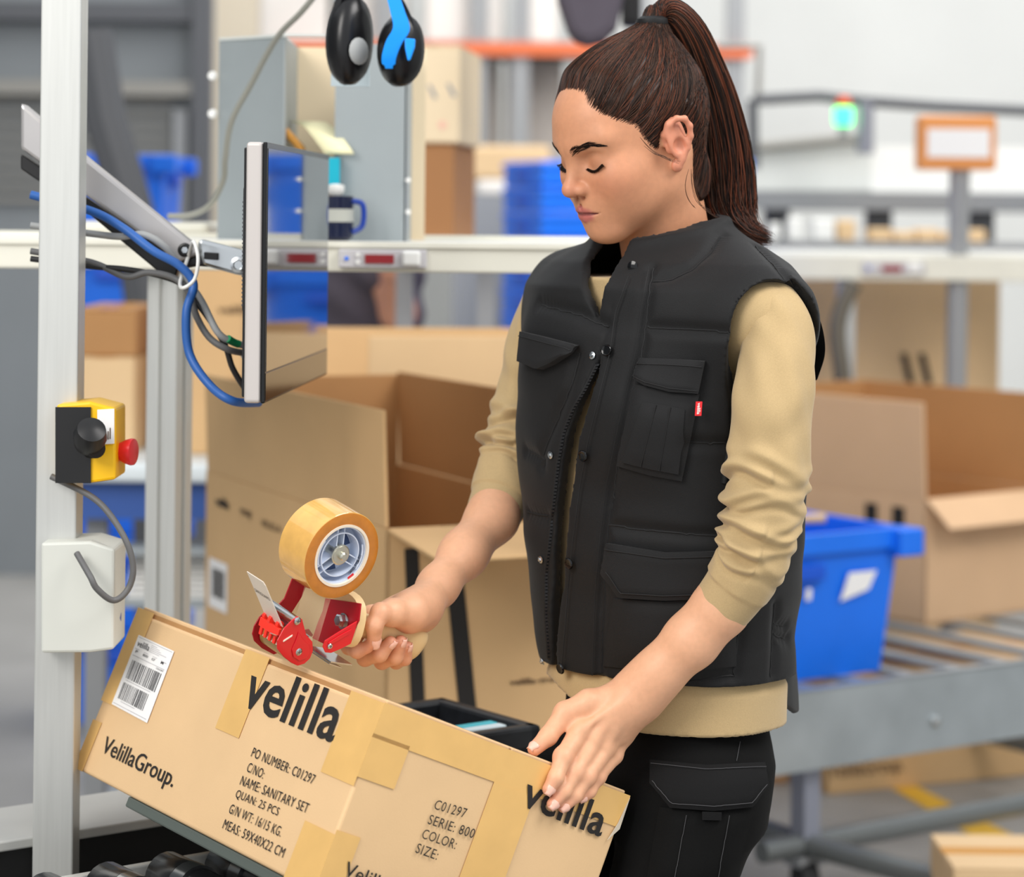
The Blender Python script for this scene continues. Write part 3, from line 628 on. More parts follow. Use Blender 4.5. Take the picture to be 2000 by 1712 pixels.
# ------------------------------------------------ ear defenders hanging at the top
d = 2.98
eh = thing('ear_defenders', 'black ear defenders with bright blue stripes hanging at the top', 'ear defenders', P(730, 165, d))
m_ebl = mat('ear_black', (18, 18, 20), .3); m_ecy = mat('ear_blue', (0, 150, 255), .35)
def cup_(c, ax, rx, rz, dep, ttl):
    c = Vector(c); ax = Vector(ax).normalized(); up = Vector((.06, 0, 1)); up = (up - ax * up.dot(ax)).normalized(); sd = ax.cross(up); rg = []
    for f, h in ((.55, -dep * .55), (.9, -dep * .45), (1, -dep * .2), (1, dep * .15), (.9, dep * .38), (.6, dep * .5), (.2, dep * .55)):
        rg.append([c + ax * h + (sd * cos(2 * pi * k / 28) * rx + up * sin(2 * pi * k / 28) * rz) * f for k in range(28)])
    return MB().rings(rg).build(ttl, m_ebl, eh, True, angle=60)
ca = P(684, 78, d); cb = P(784, 98, d - .02)
cup_(ca, (.75, -.66, 0), .030, .056, .036, 'ear_cup'); cup_(cb, (.55, -.83, 0), .027, .045, .04, 'ear_cup')
MB().lathe(ca + Vector((.012, -.018, -.015)), (.75, -.66, 0), [(.017, 0), (.012, .004)], 16).build('grey_logo', mat('logo_grey', (170, 172, 170), .5), eh, True)
band = spline([P(668, 90, d), P(655, 40, d + .0), P(668, -10, d), P(700, -40, d), P(735, -45, d), P(770, -15, d - .01), P(800, 40, d - .02), P(806, 90, d - .02)], 8)
rg = [[p + Vector((0, sy * .013, 0)) + (Vector((p.x, 0, p.z)) - Vector((P(730, 60, d).x, 0, P(730, 60, d).z))).normalized() * sr_ * .004 for sy, sr_ in ((-1, -1), (1, -1), (1, 1), (-1, 1))] for p in band]
MB().rings(rg).build('headband', m_ebl, eh, True)
st = spline([P(762, -25, d - .05), P(776, 20, d - .052), P(784, 55, d - .053), P(770, 82, d - .052), P(760, 112, d - .05), P(760, 134, d - .046)], 6)
rg = [[p + Vector((sx * wd, sy * .004, 0)) for sx, sy in ((-1, -1), (1, -1), (1, 1), (-1, 1))] for p, wd in zip(st, [.0075 + .0035 * min(i, len(st) - 1 - i) / len(st) * 2 - (.003 if i > len(st) - 4 else 0) for i in range(len(st))])]
MB().rings(rg).build('blue_stripe', m_ecy, eh, True)
MB().prism([P(790, 74, d - .062), P(811, 76, d - .062), P(810, 92, d - .062), P(801, 117, d - .064), P(796, 119, d - .064), P(791, 95, d - .063)], (0, .01, 0)).build('blue_stripe', m_ecy, eh, bevel=.0015)
MB().tube([P(735, -44, d), P(735, -200, d)], .003, 8).build('hanger_wire', m_steel, eh)
o = MB().abox(P(646, 168, d + .06), P(722, 120, d + .06) + Vector((0, .006, 0))).build('hanger_card', mat('card_bluegrey', (196, 212, 218), .5), None); o.name = 'hanger_plate'
tag(o, 'pale plate behind the left ear cup of the ear defenders', 'plate')
MB().abox(P(652, 122, d + .062), P(660, -200, d + .062) + Vector((0, .004, 0))).build('strip', MATS['card_bluegrey'], o)
# ------------------------------------------------ person far behind the shelf (only torso and arm in view)
d = 6.3
p2 = thing('person', 'coworker in a charcoal t-shirt with bent arm, half hidden behind the shelf', 'person', (P(720, 0, d).x, d, 0))
J = lambda x, y, dz=0: npv(P(x, y, d + dz))
fz = lambda z, x=720, dz=0: np.array([P(x, 0, d).x, d + dz, z])
def body2(p):
    q = sm(ell(p, fz(1.62), (.085, .10, .115)), rcone(p, fz(1.55), fz(1.42), .055, .06), .03)
    q = sm(q, rcone(p, fz(1.40), fz(.95), .13, .13), .06)
    q = sm(q, rcone(p, J(748, 505, -.16), J(778, 612, -.2), .05, .045), .02); q = sm(q, rcone(p, J(778, 612, -.2), J(768, 520, -.3), .045, .034), .02); q = sm(q, rcone(p, J(768, 520, -.3), J(766, 480, -.31), .032, .03), .02)
    q = sm(q, rcone(p, J(690, 505, .16), J(660, 640, .1), .05, .042), .02); q = sm(q, rcone(p, J(660, 640, .1), J(690, 700, -.15), .042, .032), .02)
    for x in (700, 740): q = sm(q, rcone(p, fz(.95, x), fz(.08, x), .085, .05), .04)
    return q
bv2, bf2 = polygonize(body2, (P(600, 0, d).x, d - .45, .0), (P(860, 0, d).x, d + .4, 1.78), .014, 1)
b2_ = link_mesh('body', np_mesh('body', bv2, bf2), m_skin2, p2, True)
def shirt2(p):
    q = rcone(p, fz(1.38), fz(.98), .155, .15); q = sm(q, rcone(p, J(735, 470, -.1), J(748, 520, -.16), .075, .07), .05); q = sm(q, rcone(p, J(700, 470, .1), J(685, 520, .16), .075, .07), .05)
    return np.maximum(q + .006 * np.sin(p[:, 2] * 60 + p[:, 0] * 40), .92 - p[:, 2])
v3, f3 = polygonize(shirt2, (P(600, 0, d).x, d - .45, .85), (P(860, 0, d).x, d + .4, 1.6), .014, 1)
link_mesh('shirt', np_mesh('shirt', v3, f3), m_grytee, p2, True)
def trou2(p):
    q = rcone(p, fz(1.0), fz(.85), .14, .13)
    for x in (700, 740): q = sm(q, rcone(p, fz(.85, x), fz(.06, x), .095, .07), .05)
    return np.maximum(q, .03 - p[:, 2])
v3, f3 = polygonize(trou2, (P(600, 0, d).x, d - .3, .0), (P(860, 0, d).x, d + .3, 1.15), .018, 1)
link_mesh('trousers', np_mesh('trousers', v3, f3), mat('trousers_plum', (104, 92, 110), .8), p2, True)
MB().lathe(fz(1.56) + np.array([0, .01, 0]), (0, 0, 1), [(.09, 0), (.11, .04), (.105, .12), (.07, .175), (.01, .19)], 20).build('hair', m_greyd, p2, True)
for x in (700, 740): MB().abox((P(x, 0, d).x - .05, d - .18, 0), (P(x, 0, d).x + .05, d + .1, .075)).build('shoe', m_rubber, p2, bevel=.025)
# ================================================================== monitor on its arm
n0, f0 = 2.66, 3.17
def X(px, dd): return (px - 1000) / F_PX * dd
A = P(522, 280, n0); B = P(643, 305, f0)
wd = Vector((B.x - A.x, B.y - A.y, 0)); wl = wd.length; wd.normalize(); nx = Vector((wd.y, -wd.x, 0)); up = Vector((0, 0, 1))
zt, zb = P(522, 277, n0).z, P(522, 788, n0).z; H = zt - zb
mo = thing('monitor', 'slim touch monitor seen almost edge-on, glossy black screen reflecting blue crates', 'monitor', (A.x, A.y, zb))
O = Vector((A.x, A.y, zb)); th = .0235
m_silver = mat('monitor_silver', (196, 190, 186), .4, .2); m_bez = mat('bezel_black', (10, 10, 11), .25)
m_scr = mat('screen_glass', (8, 9, 12), .06, spec=.9, ior=1.6, coat=.6)
MB().obox(O - nx * th, wd * wl, nx * (th - .005), up * H).build('housing', m_silver, mo, bevel=.004, bseg=3)
MB().obox(O - nx * .0048, wd * wl, nx * .0048, up * H).build('bezel', m_bez, mo, bevel=.0015)
MB().obox(O + wd * .006 + up * .035, wd * (wl - .012), nx * .0006, up * (H - .042)).build('screen', m_scr, mo)
MB().obox(O + wd * .004 + up * .003, wd * (wl - .008), nx * .0005, up * .030).build('lower_bezel', mat('bezel_gloss', (14, 12, 11), .12), mo)
MB().obox(O - nx * (th + .004) + wd * .01 + up * .006, wd * (wl - .02), nx * .004, up * (H - .012)).build('back_cover', m_black, mo, bevel=.0015)
zv0, zv1 = P(480, 610, n0).z, P(480, 365, n0).z
MB().obox(O - nx * (th + .008) + wd * .03 + up * (zv0 - zb), wd * (wl - .06), nx * .005, up * (zv1 - zv0)).build('rear_hump', m_black, mo, bevel=.0015)
for k in range(26):
    z = zv0 - zb + .006 + k * .0046
    MB().obox(O - nx * (th + .0083) + wd * .028 + up * z, wd * .003, nx * .004, up * .002).build('vent_slot', m_greyd, mo)
# ------------------------------------------------ arm
d = 2.86
ar = thing('swivel_mount', 'silver jointed mount with black pivot reaching in from the left to the monitor', 'mount', P(120, 330, d))
def slab(pts, dd, thick, name, m, bev=.002): return MB().prism([P(x, y, dd) for x, y in pts], (0, thick, 0)).build(name, m, ar, bevel=bev)
m_arm = mat('arm_alu', (190, 187, 186), .3, .55, noise=.1, nscale=7)
slab([(40, 200), (180, 318), (374, 474), (390, 496), (350, 512), (176, 388), (40, 290)], d, .035, 'upper_link', m_arm, .004)
slab([(40, 300), (176, 392), (352, 512), (340, 548), (330, 548), (176, 420), (40, 330)], d + .006, .024, 'lower_link', m_black, .002)
slab([(346, 512), (392, 494), (420, 488), (420, 522), (386, 520), (362, 524)], d + .004, .03, 'pivot_block', m_black, .003)
MB().lathe(P(361, 488, d - .001), (0, -1, 0), [(.0085, 0), (.0085, .001), (.006, .002), (.006, .0005)], 20).build('pivot_screw', m_black, ar, True)
MB().lathe(P(361, 488, d - .001), (0, -1, 0), [(.004, 0), (.004, .002)], 6).build('hex_socket', m_steel, ar)
slab([(385, 470), (394, 468), (478, 490), (484, 500), (484, 540), (460, 536), (396, 518), (390, 500)], d + .002, .03, 'bracket', m_steel, .004)
MB().obox(P(398, 506, d - .004), P(426, 508, d - .004) - P(398, 506, d - .004), P(398, 492, d - .004) - P(398, 506, d - .004), Vector((0, .02, 0))).build('bracket_slot', m_black, ar, bevel=.001)
MB().lathe(P(466, 517, d - .002), (0, -1, 0), [(.0095, 0), (.0095, .004), (.006, .005), (.005, .003)], 22).build('pivot_cap', m_steel, ar, True)
MB().obox(P(484, 540, d + .02), Vector((.03, .0, 0)), Vector((0, .04, 0)), Vector((0, 0, .03))).build('mount_plate', m_steel, ar)
def cable(pts, r, m, nm, label, dd=2.83):
    o = MB().tube(spline([P(x, y, dd + dz) for x, y, dz in pts], 10), r, 10).build(nm, m, None, True); return tag(o, label, 'cable')
m_cb = mat('cable_blue', (44, 96, 170), .45); m_cg = mat('cable_mid_grey', (98, 98, 98), .5); m_ck = mat('cable_black', (34, 34, 35), .5); m_cl = mat('cable_light_grey', (150, 152, 152), .5)
cable([(60, 380, .0), (178, 412, 0), (240, 445, -.01), (300, 490, -.02), (350, 518, -.02), (378, 555, -.02), (364, 610, -.03), (370, 690, -.03), (410, 752, -.05), (455, 783, -.06), (505, 786, .0)], .0052, m_cb, 'blue_cable', 'thick blue network cable looping under the monitor')
cable([(60, 440, 0), (178, 456, 0), (235, 462, 0), (280, 458, -.01), (320, 480, -.01), (352, 520, 0), (372, 555, 0), (395, 590, 0), (425, 648, -.01), (455, 668, 0), (487, 676, .02)], .0042, m_cl, 'grey_cable', 'light grey cable with green mark entering the back of the monitor')
cable([(60, 490, 0), (178, 512, 0), (245, 540, 0), (290, 532, 0), (340, 543, 0), (368, 570, -.005), (385, 620, -.005), (410, 660, -.01), (445, 682, -.01), (482, 690, .02)], .0040, m_cg, 'grey_cable', 'mid grey cable ending in a white plug at the monitor')
cable([(60, 505, 0), (178, 520, 0), (240, 525, 0), (300, 535, .005), (350, 552, .005), (375, 580, .0), (410, 625, 0), (440, 675, .0), (455, 720, .005), (486, 770, .02)], .0036, m_ck, 'black_cable', 'thin black cable running to the lower back of the monitor')
o = MB().tube(spline([P(x, y, 2.80 + z) for x, y, z in ((378, 472, 0), (387, 505, -.02), (380, 545, -.02), (358, 562, -.02), (352, 550, .02), (368, 500, .06))], 8, True), .0022, 8, closed=True).build('cable_tie', m_white, None, True); tag(o, 'white cable tie bundling the cables at the arm', 'cable tie')
o = MB().tube([P(476, 692, 2.845), P(490, 693, 2.855)], .0055, 10).build('cable_plug', m_white, None, True); tag(o, 'small white plug at the back of the monitor', 'plug')
o = MB().tube(spline([P(445, 661, 2.822), P(456, 668, 2.83), P(466, 672, 2.836)], 4), .0046, 10).build('green_mark', mat('mark_green', (20, 130, 80), .5), None, True); tag(o, 'green marker sleeve on the light grey cable', 'cable marker')
# ------------------------------------------------ left machine post with switches
d = 2.72
o = MB().abox((P(70, 0, d).x, d + .03, 0), (P(150, 0, d).x, d + .075, 2.1)).build('machine_post', m_alu, None, bevel=.002); tag(o, 'aluminium machine post at the far left edge carrying the switches', 'post')
es = thing('emergency_stop', 'yellow emergency stop box with red mushroom button at the left', 'switch', P(190, 943, d))
MB().prism([P(110, 790, d), P(176, 784, d), P(226, 797, d), P(226, 936, d), P(178, 943, d), P(110, 940, d)], (0, .07, 0)).build('housing', m_yellow, es, bevel=.003)
MB().obox(P(108, 943, d - .003), P(177, 943, d - .003) - P(108, 943, d - .003), Vector((0, .004, 0)), P(108, 795, d) - P(108, 943, d)).build('lid_seam', m_black, es)
MB().obox(P(190, 868, d - .0012), P(223, 866, d - .0012) - P(190, 868, d - .0012), Vector((0, .002, 0)), P(190, 800, d) - P(190, 868, d)).build('label_plate', m_paper, es)
for k in range(6): MB().obox(P(194 + k * 4, 862 - k, d - .0016), Vector((.0012, 0, 0)), Vector((0, .001, 0)), Vector((0, 0, .006 + .01 * ((k * 7) % 3) / 3))).build('fine_print', m_inkfade, es)
MB().lathe(P(226, 881, d + .03), (1, -.25, 0), [(.010, 0), (.0105, .006), (.0135, .012), (.0155, .019), (.0150, .022), (.010, .0235)], 28).build('mushroom_button', m_red, es, True)
o = MB().lathe(P(176, 852, d - .03), (.2, -.6, .5), [(.006, -.02), (.016, -.015), (.019, 0), (.016, .014), (.006, .018)], 20).build('knob', m_black, es, True)
MB().lathe(P(182, 872, d - .02), (.5, -.8, -.2), [(.012, -.012), (.014, 0), (.010, .012)], 18).build('knob', m_black, es, True)
cbx = thing('control_box', 'pale grey control box with green lamp and blue button at the left', 'control box', P(190, 1272, d))
MB().prism([P(80, 1060, d), P(176, 1057, d), P(224, 1072, d), P(222, 1268, d), P(176, 1274, d), P(80, 1275, d)], (0, .08, 0)).build('housing', mat('box_pale', (206, 208, 200), .5), cbx, bevel=.003)
MB().lathe(P(222, 1118, d + .03), (1, -.2, 0), [(.004, 0), (.004, .003)], 12).build('green_lamp', m_green, cbx)
MB().lathe(P(222, 1208, d + .035), (1, -.2, 0), [(.018, 0), (.017, .003), (.006, .005)], 20).build('blue_button', mat('button_blue', (20, 66, 160), .35), cbx, True)
MB().lathe(P(222, 1090, d + .05), (1, -.2, 0), [(.006, 0), (.006, .003)], 12).build('red_lamp', m_red, cbx)
o = MB().tube(spline([P(100, 930, d + .02), P(176, 968, d + .01), P(215, 1005, d), P(248, 1060, d - .01), P(260, 1110, d - .01), P(250, 1150, d - .01), P(222, 1172, d - .02), P(190, 1150, d - .03), P(176, 1125, d - .03), P(150, 1080, d - .01)], 10), .0036, 10).build('grey_cable', m_cg, None, True); tag(o, 'grey cable loop between the yellow switch and the control box', 'cable')
# ================================================================== front conveyor
zr_ = .70
u = Vector((.80, .60, 0)); w = Vector((.60, -.80, 0))
fc = thing('roller_conveyor', 'grey framed conveyor with black rollers in the lower left corner', 'conveyor', (-.45, 2.3, 0))
Rb = P(176, 1712, 2.304 * 1.143); Rb = Vector((Rb.x, Rb.y, 0))
def rail(o, dy, h, name, m, z=zr_, ln=.80): return MB().obox(o + Vector((0, 0, z - h)) - u * .5, u * ln, w * dy, Vector((0, 0, h))).build(name, m, fc, bevel=.002)
rail(Rb - w * .012, .012, .10, 'side_rail', m_alu)
Ra = P(176, 1627, 2.478 * 1.143); Ra = Vector((Ra.x, Ra.y, 0))
rail(Ra - w * .15, .15, .012, 'top_plate', mat('plate_grey', (186, 186, 182), .45, .1, noise=.06, nscale=12))
rail(Ra - w * .15, .14, .10, 'inner_beam', m_black, zr_ - .012)
rail(Ra - w * .05, .16, .02, 'channel', m_black, zr_ - .10)
m_rol = mat('roller_black', (20, 20, 22), .22); m_rols = mat('roller_band', (120, 122, 124), .2, .9)
for k in range(-5, 4):
    c = Rb + u * (.012 + k * .0745) + Vector((0, 0, zr_ - .012)) + w * .012
    r_ = MB().lathe(c, w, [(.006, -.01), (.022, -.004), (.027, .002), (.027, .05), (.0245, .052), (.0245, .42)], 20).build('roller', m_rol, fc, True)
    MB().lathe(c, w, [(.0276, .052), (.0276, .075), (.0246, .075)], 20).build('roller_band', m_rols, r_, True)
rail(Rb + w * .44, .012, .10, 'side_rail', m_alu)
for s in (-.45, .22):
    for q in (-.3, .42):
        MB().obox(Rb + u * s + w * q, u * .045, w * .03, Vector((0, 0, zr_ - .1))).build('leg', m_alu, fc)
# dark packing bench behind the box with the black tray
tc = Vector((P(880, 0, 3.13).x, 3.13, 0)); tw = .02
bn = thing('packing_bench', 'low dark packing bench under the black tray', 'bench', (tc.x, tc.y, 0))
MB().obox(tc + Vector((0, 0, .745)) - u * .27 - w * .02, u * .29, w * .24, Vector((0, 0, .018))).build('top', m_greyd, bn, bevel=.002)
for s in (-.26, -.03):
    for q in (.0, .18): MB().obox(tc + u * s + w * q, u * .03, w * .03, Vector((0, 0, .745))).build('leg', m_alu, bn)
ty = thing('black_tray', 'scuffed black plastic tray with raised rim behind the box', 'tray', (tc.x, tc.y, .763))
m_tray = mat('tray_black', (30, 32, 36), .35, noise=.35, nscale=60)
MB().obox(tc + Vector((0, 0, .763)) - u * .26, u * .26, w * .21, Vector((0, 0, .012))).build('base', mat('tray_floor', (52, 58, 66), .3, noise=.2, nscale=14), ty)
for o_, a_, b_ in ((tc - u * .26, u * .26, w * tw), (tc - u * tw, u * tw, w * .21), (tc - u * .26 + w * (.21 - tw), u * .26, w * tw), (tc - u * .26, u * tw, w * .21)):
    MB().obox(o_ + Vector((0, 0, .763)), a_, b_, Vector((0, 0, .037))).build('rim', m_tray, ty, bevel=.005)
for i, mm in enumerate((mat('cyan_plastic', (70, 190, 205), .4), mat('pale_plastic', (222, 238, 244), .4))):
    o = MB().obox(tc + w * (.145 + i * .018) - u * .03 + Vector((0, 0, .778 + .0)), -u * .18, w * .016, Vector((0, 0, .02))).build('plastic_strip', mm, None, bevel=.002)
    tag(o, ['cyan plastic strip lying in the black tray', 'pale plastic strip lying in the black tray by her thumb'][i], 'strip')
# ================================================================== the box being taped
S_ = .88
e1 = D3(-.598, .800, .054); e2 = D3(.721, .566, -.399); e3 = -D3(-.350, -.200, -.915)
e1.normalize(); e2 = (e2 - e1 * e1.dot(e2)).normalized(); e3 = (e3 - e1 * e3.dot(e1) - e2 * e3.dot(e2)).normalized()
TC = C2W(-.145 * S_, 2.736 * S_, -.550 * S_); LL, WW, HH = .59 * S_, .40 * S_, .22 * S_
bx_ = thing('shipping_box', 'tan velilla carton with address label, tilted on the conveyor being taped shut', 'box', TC - e3 * HH)
bx_['label'] = 'tilted tan carton with white address label being taped shut in the foreground'
m_box = mat('box_kraft', (224, 188, 142), .72, noise=.05, nscale=9, bump=.15, bscale=500)
m_tape = mat('packing_tape', (226, 182, 112), .28, noise=.05, nscale=30, coat=.3)
m_edge = mat('box_edge', (176, 132, 84), .9)
MB().obox(TC - e3 * HH, e1 * LL, e2 * WW, e3 * (HH - .004)).build('body', m_box, bx_, bevel=.0035, bseg=3)
# top flaps lie on the body, a narrow gap at the rim
for s0, s1 in ((0, .496), (.504, 1)):
    MB().obox(TC + e1 * .003 + e2 * (WW * s0 + (.004 if s0 == 0 else 0)) - e3 * .0005, e1 * (LL - .006), e2 * (WW * (s1 - s0) - .004), e3 * .0055).build('top_flap', m_box, bx_, bevel=.0016)
MB().obox(TC + e2 * .003 - e3 * .004, e1 * LL, e2 * .0016, e3 * .0046).build('flap_edge', m_edge, bx_)
MB().obox(TC + e1 * .003 - e3 * .004, e1 * .0016, e2 * WW, e3 * .0044).build('flap_edge', m_edge, bx_)
# face helpers: L face (normal -e2) and R face (normal -e1); origin = top near corner
def fL(s, z, off=.0006): return TC + e1 * s - e3 * z - e2 * off
def fR(s, z, off=.0006): return TC + e2 * s - e3 * z - e1 * off
def solveL(px, py):
    o_ = cam.matrix_world.translation; r = P(px, py, 1) - o_; t = (TC - o_).dot(e2) / r.dot(e2); q = o_ + r * t - TC; return q.dot(e1), -q.dot(e3)
def solveR(px, py):
    o_ = cam.matrix_world.translation; r = P(px, py, 1) - o_; t = (TC - o_).dot(e1) / r.dot(e1); q = o_ + r * t - TC; return q.dot(e2), -q.dot(e3)
def strip(fn, nrm, s0, s1, z0, z1, m, name='tape', off=.0008):
    return MB().obox(fn(s0, z1, off), fn(s1, z1, off) - fn(s0, z1, off), fn(s0, z0, off) - fn(s0, z1, off), -nrm * .0003).build(name, m, bx_)
# tapes on the left face
a0, z0 = solveL(480, 1272); a1_, z1_ = solveL(405, 1415); a2_, z2_ = solveL(440, 1430); a3_, _ = solveL(500, 1290)
wt = .050
strip(fL, e2, a0 - wt, a0, -.002, solveL(430, 1425)[1], m_tape)
strip(fL, e2, LL - .038, LL + .001, -.002, .112, m_tape)
strip(fL, e2, LL - .02, LL + .001, .135, HH, m_tape)
strip(fL, e2, -.001, .06, -.001, .085, m_tape)
strip(fL, e2, -.001, .055, .135, HH, m_tape)
# tapes on the right face
strip(fR, e1, -.001, WW + .001, -.002, .034, m_tape)
strip(fR, e1, -.001, .048, .03, .075, m_tape)
s5, _ = solveR(1000, 1520); strip(fR, e1, s5 - .022, s5 + .036, .034, HH, m_tape, off=.0011)
strip(fR, e1, -.001, .03, .13, HH, m_tape)
MB().prism([TC + e2 * (WW + .001) - e1 * .001, TC + e2 * (WW + .002) - e1 * .001 - e3 * .035, TC + e2 * (WW - .012) - e1 * .004 - e3 * .05, TC + e2 * (WW - .004) - e1 * .002 - e3 * .03], -e1 * .0006).build('tape_flap', mat('tape_clear', (238, 226, 205), .2, alpha=.75), bx_)
# lettering
def txtL(s, p0, p1, hpx0, hpx1, m=m_ink, bold=0.0, sp=1.0):
    "baseline from pixel p0 to p1, height given by two pixels"
    s0, z0 = solveL(*p0); s1, z1 = solveL(*p1); _, h0 = solveL(*hpx0); _, h1 = solveL(*hpx1)
    o_ = fL(s0, z0); xd = fL(s1, z1) - o_
    return text(s, o_, xd, e3, abs(h1 - h0), xd.length, m, bx_, bold=bold, sp=sp)
def txtR(s, p0, p1, hpx0, hpx1, m=m_ink, bold=0.0, sp=1.0):
    s0, z0 = solveR(*p0); s1, z1 = solveR(*p1); _, h0 = solveR(*hpx0); _, h1 = solveR(*hpx1)
    o_ = fR(s0, z0, .0016); xd = fR(s1, z1, .0016) - o_
    return text(s, o_, xd, e3, abs(h1 - h0), xd.length, m, bx_, bold=bold, sp=sp)
txtL('velilla', (470, 1377), (650, 1452), (485, 1305), (452, 1375 + 16), bold=.016, sp=1.0)
txtL('VelillaGroup.', (194, 1478), (333, 1548), (205, 1440), (190, 1482), bold=.006, sp=1.0)
for s, p0, p1 in (('PO NUMBER: C01297', (491, 1477), (612, 1532)), ('C/NO:', (482, 1506), (514, 1521)), ('NAME: SANITARY SET', (469, 1532), (600, 1588)), ('QUAN: 25 PCS', (459, 1559), (542, 1596)),
                  ('G/N WT: 16/15 KG.', (447, 1587), (548, 1634)), ('MEAS: 59X40X22 CM', (435, 1617), (553, 1675))):
    txtL(s, p0, p1, (500, 1461), (494, 1479), bold=.0, sp=1.1)
txtR('velilla', (1013, 1571), (1170, 1634), (1020, 1520), (994, 1580), bold=.016, sp=1.0)
for s, p0, p1 in (('C01297', (844, 1578), (905, 1596)), ('SERIE: 800', (832, 1607), (921, 1636)), ('COLOR:', (820, 1635), (886, 1657)), ('SIZE:', (808, 1663), (850, 1678))):
    txtR(s, p0, p1, (846, 1558), (841, 1577), bold=.0, sp=1.1)
txtR('VelillaGroup.', (664, 1716), (664 + 175, 1716 + 74), (670, 1676), (655, 1712), bold=.006, sp=1.0)
# address label
q = [solveL(*p) for p in ((273, 1240), (342, 1272), (289, 1412), (220, 1375))]
sA, zA_ = q[0]; sB = q[1][0]; zC = q[2][1]
lab = MB().prism([fL(s, z, .0012) for s, z in q], -e2 * .0003).build('address_label', m_paper, bx_)
lw = (fL(*q[1]) - fL(*q[0])); lv = (fL(*q[3]) - fL(*q[0])); lo = fL(*q[0], .0018)
def LP(a, b): return lo + lw * a + lv * b
m_inkl = mat('ink_label', (44, 44, 46), .7)
def ltx(s, a, b, wa, hb, bold=0.0, m=m_inkl): return text(s, LP(a, b), lw, -lv, lv.length * hb, lw.length * wa, m, lab, bold=bold, nrm_off=.0002)
ltx('velilla', .06, .145, .34, .085, .004)
for s, a, b in (('P', .09, .235), ('07', .55, .235)): ltx(s, a, b, .06 if s == 'P' else .09, .035)
ltx('800', .30, .235, .14, .035); ltx('M', .80, .225, .07, .04, .02)
m_gl = mat('ink_grey', (170, 168, 172), .7)
for a, b, l in ((.42, .05, .16), (.42, .072, .24), (.42, .094, .3), (.42, .116, .46), (.42, .138, .28), (.05, .18, .12), (.3, .18, .12), (.55, .18, .12), (.8, .19, .14), (.05, .275, .9), (.12, .62, .7), (.2, .91, .4), (.03, .02, .94), (.03, .965, .94)):
    MB().obox(LP(a, b), lw * l, lv * .006, -e2 * .0002).build('fine_print', m_gl, lab)
ltx('C01297', .74, .315, .2, .022)
random.seed(3)
for b0, b1, a0_, a1b in ((.34, .60, .10, .92), (.66, .89, .10, .80)):
    a = a0_
    while a < a1b:
        wdt = random.choice((.006, .008, .010, .016)); MB().obox(LP(a, b0), lw * wdt, lv * (b1 - b0), -e2 * .0002).build('barcode_bar', m_inkl, lab); a += wdt + random.choice((.014, .02, .03))
# steel tilt plate under the box
tp = MB().obox(TC - e3 * (HH + .0125) + e1 * .02 + e2 * .004, e1 * (LL * .72), e2 * (WW * .8), e3 * .012).build('tilt_plate', mat('plate_green_grey', (96, 104, 98), .45, .2), None, bevel=.002)
tag(tp, 'grey-green steel plate under the tilted carton', 'plate')
# ================================================================== tape dispenser
gA = D3(.62, -.74, -.24).normalized(); gH = D3(.737, .66, -.135); gH = (gH - gA * gA.dot(gH)).normalized(); gV = gA.cross(gH).normalized()
if gV.z < 0: gV = -gV
RC = P(668, 1085, 2.525) - gA * .0245          # centre of the roll
CAMP = cam.matrix_world.translation
def sA(px, py, off=0.0):
    "point on the plane across the roll axis, off metres towards the camera from the middle"
    r = P(px, py, 1) - CAMP; t = (RC + gA * off - CAMP).dot(gA) / r.dot(gA); return CAMP + r * t
gn = thing('tape_dispenser', 'red hand tape dispenser with amber tape roll held in her right hand', 'tape dispenser', sA(583, 1296, 0))
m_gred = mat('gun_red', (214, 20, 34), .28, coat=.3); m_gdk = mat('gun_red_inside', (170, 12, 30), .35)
m_tan = mat('handle_tan', (232, 202, 150), .5); m_amb = mat('tape_amber', (196, 122, 40), .3, noise=.12, nscale=90, coat=.4)
m_amo = mat('tape_gold', (222, 172, 92), .16, noise=.12, nscale=60, coat=.8); m_core = mat('core_card', (240, 226, 205), .6)
m_hub = mat('hub_blue_white', (212, 222, 240), .35); m_hub2 = mat('hub_shade', (150, 172, 206), .4)
R0 = .0475
MB().lathe(RC, gA, [(.0345, -.0245), (R0 - .001, -.0245), (R0, -.0235), (R0, .0235), (R0 - .001, .0243)], 72, False).build('tape_roll', m_amo, gn, True, angle=30)
MB().lathe(RC, gA, [(.0335, .0243), (.036, .02455), (R0 - .0015, .02455), (R0 - .0006, .0242)], 72, False).build('roll_side', m_amb, gn, True, angle=30)
MB().lathe(RC, gA, [(.0335, -.0246), (.0345, -.0246), (.0345, .0252), (.0318, .0252), (.0318, -.0246)], 64, False).build('core', m_core, gn, True, angle=30)
MB().lathe(RC, gA, [(.0312, -.02), (.0317, -.02), (.0317, .0225), (.0302, .0225), (.0302, .006), (.001, .006)], 56, False).build('hub', m_hub, gn, True, angle=30)
MB().lathe(RC, gA, [(.0245, .006), (.0245, .021), (.0232, .021), (.0232, .006)], 56, False).build('hub_ring', m_hub, gn, True, angle=30)
for k in range(3):
    a = radians(100 + 120 * k); dr = gH * cos(a) + gV * sin(a); tn = gA.cross(dr)
    for q in (-1, 1): MB().obox(RC + dr * .006 + tn * (q * .0042) + gA * .006, dr * .0255, tn * .0013, gA * .0135).build('spoke', m_hub, gn)
    a = radians(160 + 120 * k); dr = gH * cos(a) + gV * sin(a); tn = gA.cross(dr)
    MB().prism([RC + gA * .0062 + dr * r_ + tn * t_ for r_, t_ in ((.013, -.004), (.0215, -.007), (.0222, 0), (.0215, .007), (.013, .004))], gA * .0006).build('hub_window', mat('hub_dark', (58, 76, 116), .5) if k == 0 else MATS['hub_dark'], gn)
